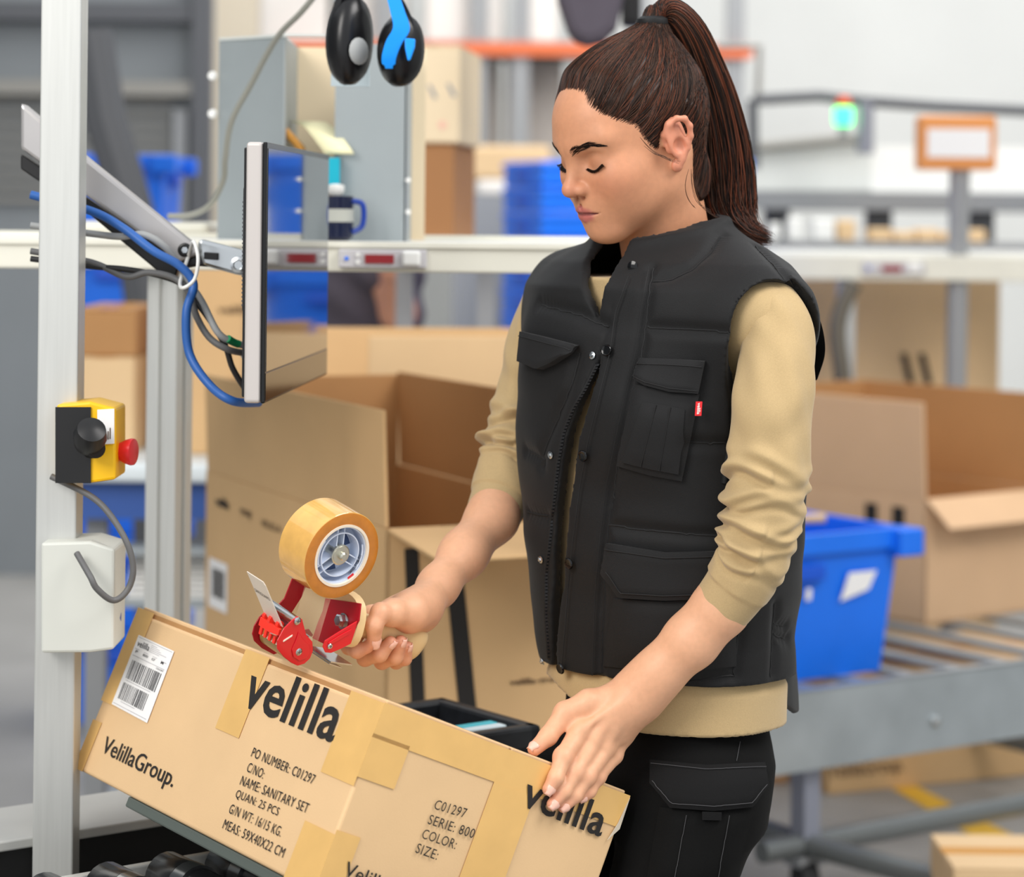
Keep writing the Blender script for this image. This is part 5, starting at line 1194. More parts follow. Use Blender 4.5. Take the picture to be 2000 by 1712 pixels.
# placket
pk_l = [(1222, 548), (1196, 610), (1184, 690), (1162, 780), (1140, 870), (1124, 960), (1112, 1060), (1102, 1150), (1094, 1250), (1086, 1336)]
pk_r = [(1274, 520), (1262, 600), (1252, 680), (1232, 760), (1214, 850), (1196, 940), (1184, 1040), (1176, 1140), (1172, 1240), (1170, 1340)]
patch(pk_l, pk_r, vo, 'placket', m_vest, vhit, .004, 70, 10, .0012)
sl_ = [(x + .16 * (b - x), y + .16 * (c - y)) for (x, y), (b, c) in zip(pk_l, pk_r)]; stitch(sl_, vo, vhit, .0054)
sl_ = [(x + .86 * (b - x), y + .86 * (c - y)) for (x, y), (b, c) in zip(pk_l, pk_r)]; stitch(sl_, vo, vhit, .0052)
for x, y in ((1190, 685), (1145, 888), (1118, 1098), (1102, 1302)):
    h = vhit(x, y)
    if h[0] is not None:
        n = h[1] if h[1].dot(CAMP - h[0]) > 0 else -h[1]
        MB().lathe(h[0] + n * .0050, n, [(.0065, 0), (.0065, .001), (.0055, .0022), (.0035, .0016), (.0005, .0018)], 20).build('snap_button', m_snap, vo, True)
for x, y in ((1160, 694), (1079, 888), (1060, 1092), (1063, 1290)):
    h = vhit(x - 2, y)
    if h[0] is not None:
        n = h[1] if h[1].dot(CAMP - h[0]) > 0 else -h[1]
        MB().lathe(h[0] + n * .0010, n, [(.0042, 0), (.0042, .001), (.0025, .0015), (.0018, .003), (.0004, .003)], 16).build('snap_stud', m_steel, vo, True)
# zip
zp = [(1166, 712), (1142, 760), (1118, 800), (1100, 845), (1090, 900), (1081, 980), (1073, 1060), (1066, 1120), (1066, 1200), (1070, 1260), (1073, 1312)]
zq_ = []
for x, y in resamp(zp, 90):
    h = None
    for k in range(14):
        h = vhit(x - k * 2, y)
        if h[0] is not None and h[0].y < 2.80: break
    if h and h[0] is not None: zq_.append(h[0] - Vector(tF) * -.001)
if len(zq_) > 10:
    MB().tube(zq_[::2], .0016, 6).build('zip_tape', m_lining, vo, True)
    tm = MB()
    for a, b in zip(zq_[:-1], zq_[1:]):
        t_ = (b - a); 
        if t_.length < 1e-5: continue
        t_.normalize(); tm.cbox(a + Vector((.0012, -.0012, 0)), t_ * .0026, Vector((.0032, 0, 0)), Vector((0, .0026, 0)))
    tm.build('zip_teeth', mat('zip_black', (40, 40, 42), .3, .4), vo)
# pockets
patch([(1243, 752), (1300, 762), (1366, 770)], [(1208, 908), (1270, 926), (1332, 938)], vo, 'chest_pocket', m_vest2, vhit, .006, 20, 16, .003)
patch([(1258, 786), (1300, 792), (1338, 800)], [(1222, 900), (1276, 914), (1326, 924)], vo, 'pen_pocket', m_vest2, vhit, .0105, 16, 12, .0015)
for k in (.33, .66):
    stitch([(1258 + k * 80, 787 + k * 13), (1222 + k * 104, 900 + k * 24)], vo, vhit, .0122, m_lining, .0005)

patch([(1256, 700), (1300, 700), (1378, 704)], [(1234, 734), (1262, 754), (1308, 766), (1364, 768)], vo, 'pocket_flap', m_vest2, vhit, .008, 24, 12, .002, lift=.004)
stitch([(1250, 712), (1300, 712), (1374, 714)], vo, vhit, .0112); stitch([(1240, 732), (1264, 748), (1308, 759), (1362, 762)], vo, vhit, .0142)
patch([(1026, 648), (1070, 658), (1131, 674)], [(1026, 706), (1060, 722), (1084, 712), (1118, 690)], vo, 'pocket_flap', m_vest2, vhit, .009, 24, 12, .002, lift=.005)
stitch([(1028, 656), (1070, 667), (1122, 682)], vo, vhit, .0122)
patch([(1190, 1060), (1300, 1078), (1424, 1074)], [(1183, 1116), (1214, 1164), (1300, 1170), (1400, 1166), (1430, 1150)], vo, 'pocket_flap', m_vest2, vhit, .007, 30, 12, .0025, lift=.004)
stitch([(1192, 1072), (1300, 1086), (1424, 1082)], vo, vhit, .0105); stitch([(1194, 1114), (1220, 1154), (1300, 1160), (1404, 1156)], vo, vhit, .0135)
patch([(1200, 1168), (1300, 1174), (1434, 1165)], [(1180, 1300), (1300, 1312), (1438, 1300)], vo, 'side_pocket', m_vest, vhit, .003, 24, 14, .003)
# red tag
h = vhit(1364, 797)
if h[0] is not None:
    c_ = h[0] + (CAMP - h[0]).normalized() * .014
    xa = (P(1371, 784, c_.y) - P(1358, 784, c_.y)); ya = (P(1359, 784, c_.y) - P(1357, 812, c_.y)); o_ = P(1357, 812, c_.y)
    rt = MB().obox(o_, xa, ya, Vector((0, .012, 0)) * .15).build('red_tag', m_red, vo, bevel=.0003)
    text('velilla', o_ + xa * .28 + ya * .92 - Vector((0, .0004, 0)), -ya, xa, xa.length * .5, ya.length * .8, m_white, rt, bold=.02, nrm_off=.0002)
# armhole edge standing off behind the arm, and bindings
oc = [(1546, 566, 2.60), (1576, 582, 2.63), (1602, 620, 2.65), (1613, 664, 2.67), (1612, 700, 2.68), (1596, 745, 2.69)]
ic = [(1538, 580, 2.62), (1552, 596, 2.66), (1562, 626, 2.69), (1572, 660, 2.71), (1578, 700, 2.72), (1584, 742, 2.71)]
A_ = spline([P(*q) for q in oc], 6); B_ = spline([P(*q) for q in ic], 6); rg = []
for a, b in zip(A_, B_):
    n_ = Vector((.6, -.6, .3)).normalized() * .004; m_ = (a + b) / 2 + Vector((.006, .03, .006)); rg.append([a + n_ * .5, a - n_ * .8 + Vector((0, .006, 0)), m_, b, b - n_ * .3, (a + b) / 2 + Vector((0, .016, 0))])
MB().rings(rg).build('armhole_edge', m_vest, vo, True, sub=1)
bind = []
for x, y in dens([(1548, 572), (1540, 590), (1520, 625), (1500, 664), (1482, 712), (1468, 760), (1452, 806), (1436, 850), (1424, 900), (1418, 950)], 6):
    h = vhit(x - 3, y)
    if h[0] is not None and h[0].y < 2.75: bind.append(h[0])
if len(bind) > 4: MB().tube(spline(bind[::3], 3), .0042, 10).build('armhole_binding', m_vest, vo, True)
# back tail of the vest
tl = [[(1512, 1235, 2.70), (1538, 1228, 2.74), (1546, 1240, 2.80)], [(1513, 1280, 2.68), (1542, 1275, 2.73), (1556, 1290, 2.80)], [(1514, 1325, 2.67), (1545, 1330, 2.72), (1560, 1345, 2.79)], [(1524, 1352, 2.68), (1548, 1372, 2.72), (1562, 1385, 2.78)], [(1540, 1378, 2.70), (1552, 1388, 2.73), (1561, 1390, 2.76)]]
rg = [spline([P(*q) for q in r_], 6) for r_ in tl]
mb = MB(); mb.rings([list(r_) for r_ in rg], cap=False, closed=False); o = mb.build('vest_tail', m_vest, vo, True, angle=180); md = o.modifiers.new('s', 'SOLIDIFY'); md.thickness = .009; md.offset = -1; md = o.modifiers.new('b', 'SUBSURF'); md.levels = md.render_levels = 2
# near collar snap
h = vhit(1236, 520)
if h[0] is not None: MB().lathe(h[0] + (CAMP - h[0]).normalized() * .001, (CAMP - h[0]).normalized() + Vector((-.4, 0, 0)), [(.006, 0), (.006, .001), (.003, .002)], 18).build('snap_button', m_snap, vo, True)
# ------------------------------------------------ shirt: body and sleeves
zhs = PN(1340, 1446, 2.60)[2]
TSh = TV.copy(); TSh = np.vstack([[zhs - .03, TV[0, 1], TV[0, 2], TV[0, 3] * .99, TV[0, 4] * .99], TV])
TSh = ringtab([(560, 1105, 1500), (900, 1072, 1510), (1200, 1096, 1500), (1290, 1090, 1512), (1320, 1078, 1522), (1380, 1076, 1520), (1480, 1072, 1518)])
def shirt_body(p):
    d = sm(loft(p, TSh), np.minimum(rcone(p, NB, SL, .066, .046), rcone(p, NB, SR, .066, .046)), .05)
    d = np.maximum(d, (p[:, 2] - (CT[2] - .055)))
    d = np.maximum(d, (zhs + .038 * np.clip((NB[0] - .045 - p[:, 0]) / .10, 0, 1) ** 2) - p[:, 2])
    inner = np.maximum(d + .004, 0) * 0 + loft(p, TSh) + .010
    return np.maximum(d, -np.maximum(inner, p[:, 2] - (zhs + .05)))
slo = vlo.copy(); slo[2] = zhs - .02
sv, sf = polygonize(shirt_body, slo, vhi, .0036, newton=1)
low = sv[:, 2] < zhv + .02
sv[low] += (vnoise(sv[low] * np.array([1, 1, .6]), 60, 21) * .0022)[:, None] * tF
def sleeve(ctr, rad, folds, seed, nseg=120, nring=230, e_flat=1.0, cuff=.05):
    C_ = spline([Vector(c) for c in ctr], 24); L = [0]
    for a, b in zip(C_[:-1], C_[1:]): L.append(L[-1] + (b - a).length)
    L = np.array(L); s = np.linspace(0, L[-1], nring); pts = np.stack([np.interp(s, L, [p[k] for p in C_]) for k in range(3)], 1)
    kk = np.linspace(0, 1, len(rad)); r0 = np.interp(s / L[-1], kk, rad)
    tg = np.gradient(pts, axis=0); tg /= np.linalg.norm(tg, axis=1)[:, None]
    ref = np.array([0, -1., 0]); verts = []; ph_ = np.linspace(0, 2 * pi, nseg, endpoint=False); r = np.random.default_rng(seed)
    S, PH = np.meshgrid(s, ph_, indexing='ij'); disp = np.zeros_like(S)
    for (s0, amp, w, tilt, p0, pw) in folds:
        c = s0 + tilt * np.cos(PH - p0) + .004 * np.sin(3 * PH + p0 * 2); g = (S - c) / w
        disp += 1.55 * amp * (np.exp(-g * g) - .75 * np.exp(-((g - 1.5) / .8) ** 2)) * (.35 + .65 * np.clip(np.cos((PH - p0) * pw), 0, 1))
    disp += .0012 * np.sin(7 * PH + 60 * S) * np.sin(S * 40)
    cz = L[-1] - cuff; cf = np.clip((S - cz) / .004, 0, 1); disp = disp * (1 - cf * .9) - .0022 * cf
    for i in range(nring):
        u = ref - tg[i] * (ref @ tg[i]); u /= np.linalg.norm(u); w = np.cross(tg[i], u)
        rr = (r0[i] + disp[i])[:, None]; verts.append(pts[i] + (np.cos(ph_)[:, None] * u + np.sin(ph_)[:, None] * w) * rr)
    for q, ins in ((0, .0035), (.03, .005)):
        i = -1; u = ref - tg[i] * (ref @ tg[i]); u /= np.linalg.norm(u); w = np.cross(tg[i], u); rr = (r0[i] + disp[i] - ins)[:, None]; verts.append(pts[i] - tg[i] * q + (np.cos(ph_)[:, None] * u + np.sin(ph_)[:, None] * w) * rr)
    V = np.concatenate(verts); n = nseg; nr = nring + 2; a = (np.arange(nr - 1)[:, None] * n + np.arange(n)[None]).ravel(); b = (np.arange(nr - 1)[:, None] * n + (np.arange(n)[None] + 1) % n).ravel()
    return V, np.stack([a, b, b + n, a + n], 1)
lf = [(.30, .0, .01, 0, 0, 1)]
LSC = [PN(1478, 578, 2.63), PN(1506, 612, 2.612), PN(1520, 680, 2.59), PN(1511, 770, 2.572), PN(1503, 860, 2.562), PN(1497, 950, 2.558), PN(1487, 1020, 2.558), PN(1470, 1085, 2.56), PN(1442, 1140, 2.566), PN(1408, 1186, 2.572)]
LSR = [.034, .037, .0405, .0425, .0435, .0440, .0425, .0400, .0375, .0345]
Lfold = [(.193, .0040, .007, .012, -1.2, .7), (.214, .0048, .0065, -.010, 1.0, .7), (.232, .0042, .006, .008, 2.0, .6), (.243, .0036, .005, -.006, -.6, .8), (.257, .0046, .0060, .008, .9, .6), (.270, .0036, .005, -.005, -1.6, .8), (.281, .0044, .0055, .006, .4, .6), (.293, .0036, .0048, -.004, 1.9, .7), (.303, .0040, .005, .004, -.3, .7), (.12, .0018, .02, .03, .5, 1), (.07, .0016, .02, -.03, -.5, 1)]
RSC = [PN(1075, 590, 2.87), PN(1050, 670, 2.872), PN(1032, 760, 2.866), PN(1010, 840, 2.855), PN(996, 900, 2.845), PN(982, 955, 2.83), PN(964, 1004, 2.81)]
RSR = [.034, .036, .036, .036, .0370, .0380, .0350]
Rfold = [(.13, .0030, .008, .010, .8, .7), (.150, .0044, .006, -.010, -.5, .7), (.166, .0040, .0055, .008, 1.5, .6), (.180, .0044, .005, -.006, .2, .7), (.193, .0036, .0048, .006, -1.2, .8), (.07, .002, .015, .01, 0, 1)]
lsv = sleeve(LSC, LSR, Lfold, 3, cuff=.030); rsv = sleeve(RSC, RSR, Rfold, 5, cuff=.026)
V_, F_ = join_np([(sv, sf), lsv, rsv])
so = link_mesh('shirt', np_mesh('shirt', V_, F_), m_shirt, wo, True); so['label'] = 'khaki long-sleeved shirt with pushed-up sleeves'
# ------------------------------------------------ trousers
TP = ringtab([(1300, 1116, 1482), (1400, 1110, 1490), (1440, 1100, 1498), (1475, 1066, 1502), (1500, 1060, 1496), (1560, 1064, 1476)])
hipL = PN(1354, 1580, 2.665); kneL = PN(1225, 2010, 2.62); ankL = PN(1215, 2760, 2.66); hipR = PN(1170, 1570, 2.80); kneR = PN(1130, 1960, 2.76); ankR = PN(1150, 2660, 2.80)
def trou(p):
    d = np.maximum(np.maximum(loft(p, TP) + .002, p[:, 2] - (zhs + .09)), PN(1300, 1560, DT)[2] - p[:, 2])
    lg = np.minimum(np.minimum(rcone(p, hipL, kneL, .073, .058), rcone(p, kneL, ankL, .058, .05)), np.minimum(rcone(p, hipR, kneR, .073, .058), rcone(p, kneR, ankR, .058, .05)))
    d = sm(d, lg, .05)
    return np.maximum(d, .04 - p[:, 2])
pv, pf = polygonize(trou, (min(ankR[0], kneR[0]) - .12, 2.45, .02), (hipL[0] + .2, 2.98, zhs + .12), .006, newton=1)
pv += (vnoise(pv, 50, 31) * .002)[:, None] * tF
po = link_mesh('trousers', np_mesh('trousers', pv, pf), m_pants, wo, True); po['label'] = 'black cargo trousers'
bvp = BVHTree.FromPolygons([tuple(p) for p in pv], [tuple(f) for f in pf])
phit = lambda x, y: bvp.ray_cast(CAMP, (P(x, y, 1) - CAMP).normalized())
m_pk2 = mat('trouser_pocket', (11, 11, 12), .8, bump=.3, bscale=900, spec=.25)
patch([(1272, 1486), (1380, 1496), (1488, 1490)], [(1274, 1530), (1312, 1576), (1390, 1582), (1462, 1574), (1490, 1534)], po, 'cargo_flap', m_pk2, phit, .006, 26, 12, .002, lift=.004)
stitch([(1276, 1495), (1380, 1506), (1486, 1500)], po, phit, .0095, m_stitch, .0004); stitch([(1280, 1528), (1316, 1568), (1390, 1573), (1458, 1566), (1484, 1532)], po, phit, .0125, m_stitch, .0004)
patch([(1290, 1575), (1380, 1584), (1470, 1572)], [(1262, 1730), (1340, 1735), (1432, 1728)], po, 'cargo_pocket', m_pants, phit, .004, 20, 14, .004)
for x in (1342, 1420): stitch([(x, 1590), (x - 24, 1712)], po, phit, .009, m_stitch, .00035)
stitch([(1445, 1448), (1438, 1486)], po, phit, .001, m_stitch, .0004); patch([(1370, 1583), (1405, 1584)], [(1370, 1598), (1404, 1598)], po, 'loop_tab', m_pk2, phit, .012, 6, 4, 0)
for i, A__ in enumerate((ankL, ankR)):
    sh_ = MB(); rg = []
    for t, w_, h_ in ((-.08, .035, .075), (-.03, .043, .085), (.04, .045, .06), (.10, .048, .05), (.15, .042, .042), (.175, .022, .03)):
        c = Vector((A__[0], A__[1], 0)) + Vector(tF) * t; rg.append([c + Vector(tL) * (w_ * cos(a)) + Vector((0, 0, max(0.0, h_ * sin(a)) if sin(a) > 0 else 0)) for a in [2 * pi * k / 16 for k in range(16)]])
    MB().rings(rg).build('shoe', m_rubber, wo, True)
# ------------------------------------------------ arms and hands
def chain(p, js, k=.006, d=None):
    o = None
    for (a, ra), (b, rb) in zip(js[:-1], js[1:]):
        e = rcone(p, a, b, ra, rb); o = e if o is None else sm(o, e, k)
    return o if d is None else sm(d, o, k)
def onR(px, py, off): s_, z_ = solveR(px, py); return npv(fR(s_, z_, off))
# left hand lies over the edge of the carton
LH = dict(
    index=[(PN(1163, 1400, 2.592), .0115), (PN(1134, 1428, 2.572), .0112), (PN(1100, 1477, 2.548), .0094), (onR(1075, 1514, .0095), .0082), (onR(1062, 1537, .0085), .0068)],
    middle=[(PN(1184, 1410, 2.594), .0112), (PN(1162, 1443, 2.576), .0110), (PN(1124, 1506, 2.552), .0092), (onR(1090, 1540, .0100), .0080), (onR(1070, 1566, .0085), .0066)],
    ring=[(PN(1204, 1420, 2.600), .0108), (PN(1184, 1459, 2.582), .0106), (PN(1146, 1516, 2.558), .0088), (onR(1112, 1548, .0100), .0077), (onR(1091, 1571, .0085), .0064)],
    pinky=[(PN(1216, 1430, 2.608), .0100), (PN(1199, 1474, 2.592), .0096), (PN(1167, 1516, 2.572), .0078), (onR(1142, 1541, .0085), .0068), (onR(1128, 1554, .0075), .0058)],
    thumb=[(PN(1190, 1368, 2.595), .0165), (PN(1150, 1372, 2.585), .0145), (PN(1104, 1392, 2.580), .0112), (PN(1070, 1438, 2.566), .0098), (PN(1044, 1462, 2.556), .0076)])
farmL = [(PN(1470, 1085, 2.56), .026), (PN(1408, 1186, 2.572), .0278), (PN(1350, 1250, 2.578), .0270), (PN(1290, 1310, 2.585), .0240), (PN(1250, 1350, 2.592), .0225)]
def armLf(p):
    d = chain(p, farmL, .02)
    pal = chain(p, [(PN(1250, 1352, 2.594), .0215), (PN(1205, 1385, 2.594), .0180)], .02)
    pal = sm(pal, chain(p, [(PN(1235, 1378, 2.602), .0205), (PN(1206, 1425, 2.604), .0155)], .02), .02); pal = sm(pal, chain(p, [(PN(1205, 1388, 2.592), .0175), (PN(1172, 1420, 2.588), .0145), (PN(1190, 1432, 2.592), .0130)], .02), .02); d = sm(d, pal, .03)
    for nm in ('index', 'middle', 'ring', 'pinky', 'thumb'):
        js = LH[nm]; f = chain(p, js, .004)
        pj, rj = js[2]; f = sm(f, np.linalg.norm(p - pj, axis=1) - (rj + .0003), .006)
        base = chain(p, [(PN(1222, 1380, 2.596), .015), js[0]], .01)
        d = sm(d, base, .016) if nm != 'thumb' else d
        d = sm(d, f, .0045 if nm != 'thumb' else .008)
    # tendons
    for nm in ('index', 'middle', 'ring'): d = sm(d, rcone(p, LH[nm][1][0] + np.array([0, -.0085, .0035]), PN(1232, 1358, 2.575), .0024, .002), .010)
    return d
pts_ = np.array([j[0] for c in LH.values() for j in c] + [j[0] for j in farmL])
lav, laf = polygonize(armLf, pts_.min(0) - .05, pts_.max(0) + .05, .0018)
# right hand grips the handle
def hm(px, py, off): return npv(sA(px, py, off))
RH = dict(
    index=[(hm(724, 1200, -.022), .0110), (hm(704, 1226, -.024), .0098), (hm(682, 1262, -.010), .0086), (hm(697, 1270, .008), .0080), (hm(716, 1264, .015), .0068)],
    middle=[(hm(752, 1206, -.026), .0110), (hm(730, 1250, -.028), .0098), (hm(713, 1284, -.008), .0090), (hm(742, 1277, .014), .0084), (hm(763, 1254, .020), .0068)],
    ring=[(hm(776, 1218, -.026), .0106), (hm(758, 1262, -.028), .0094), (hm(746, 1291, -.006), .0086), (hm(772, 1283, .015), .0080), (hm(783, 1252, .020), .0066)],
    pinky=[(hm(797, 1228, -.024), .0098), (hm(782, 1266, -.026), .0084), (hm(774, 1292, -.006), .0076), (hm(791, 1286, .013), .0070), (hm(796, 1262, .018), .0058)],
    thumb=[(hm(800, 1196, .010), .0180), (hm(766, 1196, .016), .0150), (hm(743, 1196, .020), .0105), (hm(731, 1220, .023), .0092), (hm(731, 1252, .022), .0072)])
wr = hm(826, 1182, -.004)
farmR = [(PN(982, 955, 2.83), .026), (PN(962, 1010, 2.80), .0275), (PN(905, 1082, 2.745), .0245), (PN(855, 1145, 2.695), .0200), (wr, .0188)]
def armRf(p):
    d = chain(p, farmR, .02)
    d = sm(d, chain(p, [(wr, .0185), (hm(800, 1194, .006), .0190), (hm(790, 1206, -.012), .0150)], .02), .02)
    d = sm(d, chain(p, [(hm(818, 1192, -.012), .0150), (hm(775, 1196, -.022), .0125), (hm(735, 1198, -.022), .0105)], .02), .016)
    d = sm(d, chain(p, [(hm(824, 1205, -.010), .0135), (hm(800, 1226, -.024), .0105)], .02), .016)
    for nm in ('index', 'middle', 'ring', 'pinky', 'thumb'):
        js = RH[nm]; f = chain(p, js, .004); d = sm(d, f, .0035 if nm != 'thumb' else .008)
    return d
pts_ = np.array([j[0] for c in RH.values() for j in c] + [j[0] for j in farmR])
rav, raf = polygonize(armRf, pts_.min(0) - .05, pts_.max(0) + .05, .0018)
# hidden trunk under the clothes, so the body is whole
def trunk(p):
    d = sm(loft(p, TSh) + .036, np.minimum(rcone(p, NB, SL, .04, .022), rcone(p, NB, SR, .04, .022)), .03)
    d = np.maximum(np.maximum(d, zhs - p[:, 2]), p[:, 2] - (CT[2] - .09))
    for a in (LSC, RSC):
        for q in range(len(a) - 3): d = sm(d, rcone(p, a[q], a[q + 1], .021, .021), .02)
    for h_, k_, a_ in ((hipL, kneL, ankL), (hipR, kneR, ankR)): d = sm(d, np.minimum(rcone(p, h_, k_, .06, .045), rcone(p, k_, a_, .045, .03)), .03)
    return d
tv, tf = polygonize(trunk, (-.02, 2.4, .03), (.42, 3.05, CT[2]), .010, newton=0)
hw = h2w(hv)
BV, BF = join_np([(hw, hfc), (lav, laf), (rav, raf), (tv, tf)])
def tint_hand(v, tips, kn):
    base = np.array(lin((224, 170, 134)))[None].repeat(len(v), 0)
    for c, r, col, w in [(t, .011, (216, 136, 112), .6) for t in tips] + [(t, .009, (206, 132, 106), .45) for t in kn]:
        g = w * np.exp(-(((v - c) / r) ** 2).sum(1)); base = base * (1 - g[:, None]) + np.array(lin(col)) * g[:, None]
    return base
tint = np.concatenate([tint_head(hloc), tint_hand(lav, [c[-1][0] for c in LH.values()], [c[2][0] for c in LH.values()]), tint_hand(rav, [c[-1][0] for c in RH.values()], [c[3][0] for c in RH.values()] + [c[2][0] for c in RH.values()]), np.array(lin((226, 172, 138)))[None].repeat(len(tv), 0)])
bme = np_mesh('body', BV, BF); at = bme.color_attributes.new('tint', 'FLOAT_COLOR', 'POINT'); at.data.foreach_set('color', np.concatenate([tint, np.ones((len(tint), 1))], 1).astype(np.float32).ravel())
bo = link_mesh('body', bme, m_skin, wo, True)
# nails
m_nail = mat('nail', (236, 186, 166), .35, coat=.1)
def nail(j0, j1, nrm, r, ln):
    j0, j1 = Vector(j0), Vector(j1); ax = (j1 - j0).normalized(); n = Vector(nrm); n = (n - ax * n.dot(ax)).normalized(); s_ = ax.cross(n); rg = []
    c = j1 + ax * (r * .15)
    for k in range(7):
        t = k / 6; w_ = r * (.55 + .35 * sin(pi * min(t * 1.2 + .1, 1))) if t < .9 else r * .62
        rg.append([c + ax * ((t - .55) * ln) + s_ * (w_ * x) + n * (r * (1.03 - .38 * x * x) - (.0006 if t > .85 else 0) - r * .25 * (t - .4) ** 2) for x in (-1, -.66, -.33, 0, .33, .66, 1)])
    mb = MB(); mb.rings(rg, cap=False, closed=False); o = mb.build('fingernail', m_nail, bo, True, angle=180); md = o.modifiers.new('s', 'SOLIDIFY'); md.thickness = .0006; md.offset = 0
tc_ = lambda v: (CAMN - v) / np.linalg.norm(CAMN - v)
for nm in ('index', 'middle', 'ring', 'pinky'):
    c = LH[nm]; nail(c[3][0], c[4][0], npv(-e1) * .8 + tc_(c[4][0]) * .4 + np.array([.15, 0, 0]), c[4][1], c[4][1] * 1.75)
c = LH['thumb']; nail(c[3][0], c[4][0], np.array([-.2, -.5, .9]), c[4][1], .012)
c = RH['thumb']; nail(c[3][0], c[4][0], npv(gA) + np.array([-.05, 0, .1]), c[4][1], .0135)
for nm in ('middle', 'ring', 'pinky'): c = RH[nm]; nail(c[3][0], c[4][0], npv(gA) * .8 + np.array([.55, 0, .0]), c[4][1], c[4][1] * 1.6)
# ================================================================== hair
bvh = BVHTree.FromPolygons([tuple(p) for p in hw], [tuple(f) for f in hfc])
def hhit(px, py):
    h = bvh.ray_cast(CAMP, (P(px, py, 1) - CAMP).normalized()); return None if h[0] is None else w2h(npv(h[0]))[0]
line = [(1130, 184), (1146, 212), (1176, 233), (1208, 246), (1234, 252), (1248, 272), (1264, 293), (1279, 305), (1292, 300)]
hl_pts = [hhit(*q) for q in line]; hl_pts = [(q[0], q[2]) for q in hl_pts if q is not None]
hb_poly = [(.140, .086), (.093, .083), (.084, .081)] + hl_pts + [(.002, .006), (-.006, .016), (-.020, .016), (-.030, -.002), (-.034, -.028), (-.038, -.055), (-.046, -.080), (-.14, -.085), (-.14, .20), (.14, .20)]
HP = np.array(hb_poly)
def poly_sd(q):
    "signed distance to the hair region outline, positive inside"
    a = HP; b = np.roll(HP, -1, 0); best = np.full(len(q), 1e9); ins = np.zeros(len(q), bool)
    for i in range(len(a)):
        e = b[i] - a[i]; w = q - a[i]; t = np.clip((w @ e) / (e @ e + 1e-12), 0, 1); best = np.minimum(best, ((w - t[:, None] * e) ** 2).sum(1))
        c = (a[i, 1] > q[:, 1]) != (b[i, 1] > q[:, 1]); x = a[i, 0] + (q[:, 1] - a[i, 1]) / (e[1] + 1e-12) * e[0]; ins ^= c & (q[:, 0] < x)
    return np.where(ins, 1, -1) * np.sqrt(best)
TIE = np.array([-.076, 0, .134])
def haircap(p):
    s = skull(p); s = sm(s, rcone(p, (-.022, 0, -.015), (-.030, 0, -.07), .054, .054), .022)
    q = np.stack([p[:, 0], p[:, 2]], 1); sd = poly_sd(q); t = np.clip((sd + .003) / .042, 0, 1); t = t * t * (3 - 2 * t)
    th = -.0022 + .0105 * t - np.clip((-sd - .003) * .8, 0, .04)
    fl = np.arctan2(p[:, 1], p[:, 2] - .02 + .6 * (p[:, 0] + .076)); th = th + .0009 * np.sin(fl * 46 + 3 * np.sin(fl * 11)) * t
    d = s - th
    d = sm(d, rcone(p, (-.050, 0, .090), TIE - np.array([.0, 0, .004]), .038, .015), .045)
    return d
cv_, cf_ = polygonize(haircap, (-.13, -.11, -.105), (.12, .11, .155), .002, newton=1)
def hair_mesh(name, v, f, col, parent):
    me = np_mesh(name, v, f); at = me.color_attributes.new('tint', 'FLOAT_COLOR', 'POINT')
    at.data.foreach_set('color', np.concatenate([col, np.ones((len(v), 1))], 1).astype(np.float32).ravel()); return link_mesh(name, me, m_hair, parent, True)
dark, midc, red = (np.array(lin(c)) for c in ((34, 22, 17), (72, 47, 33), (104, 56, 37)))
fl = np.arctan2(cv_[:, 1], cv_[:, 2] + cv_[:, 0] * .6)
w_ = (.5 + .5 * np.sin(fl * 90 + 4 * np.sin(fl * 23)))[:, None]
hc = hair_mesh('hair', h2w(cv_), cf_, dark * (1 - w_ * .6) + midc * w_ * .6, wo); hc['label'] = 'dark brown hair combed back tight'
def strands_mesh(name, S, R, col, parent):
    "S: (n, m, 3) polylines, R: (n, m) radii, triangular tubes"
    n, m, _ = S.shape; tg = np.gradient(S, axis=1); tg /= np.linalg.norm(tg, axis=2)[..., None] + 1e-9
    ref = np.array([.3, -.8, .5]); u = np.cross(tg, ref); u /= np.linalg.norm(u, axis=2)[..., None] + 1e-9; w = np.cross(tg, u)
    ring = np.stack([S + (u * cos(a) + w * sin(a)) * R[..., None] for a in (0, 2.094, 4.189)], 2)       # n,m,3,3
    V = ring.reshape(-1, 3); base = (np.arange(n)[:, None] * m + np.arange(m - 1)[None]).ravel() * 3; f = []
    for k in range(3):
        k2 = (k + 1) % 3; f.append(np.stack([base + k, base + k2, base + 3 + k2, base + 3 + k], 1))
    C = np.repeat(np.repeat(col[:, None, None, :], m, 1), 3, 2).reshape(-1, 3)
    return hair_mesh(name, V, np.concatenate(f), C, parent)
def h_grad(fn, p, h=.0012): 
    g = np.stack([fn(p + np.eye(3)[a] * h) - fn(p - np.eye(3)[a] * h) for a in range(3)], 1); return g / (np.linalg.norm(g, axis=1)[:, None] + 1e-9)
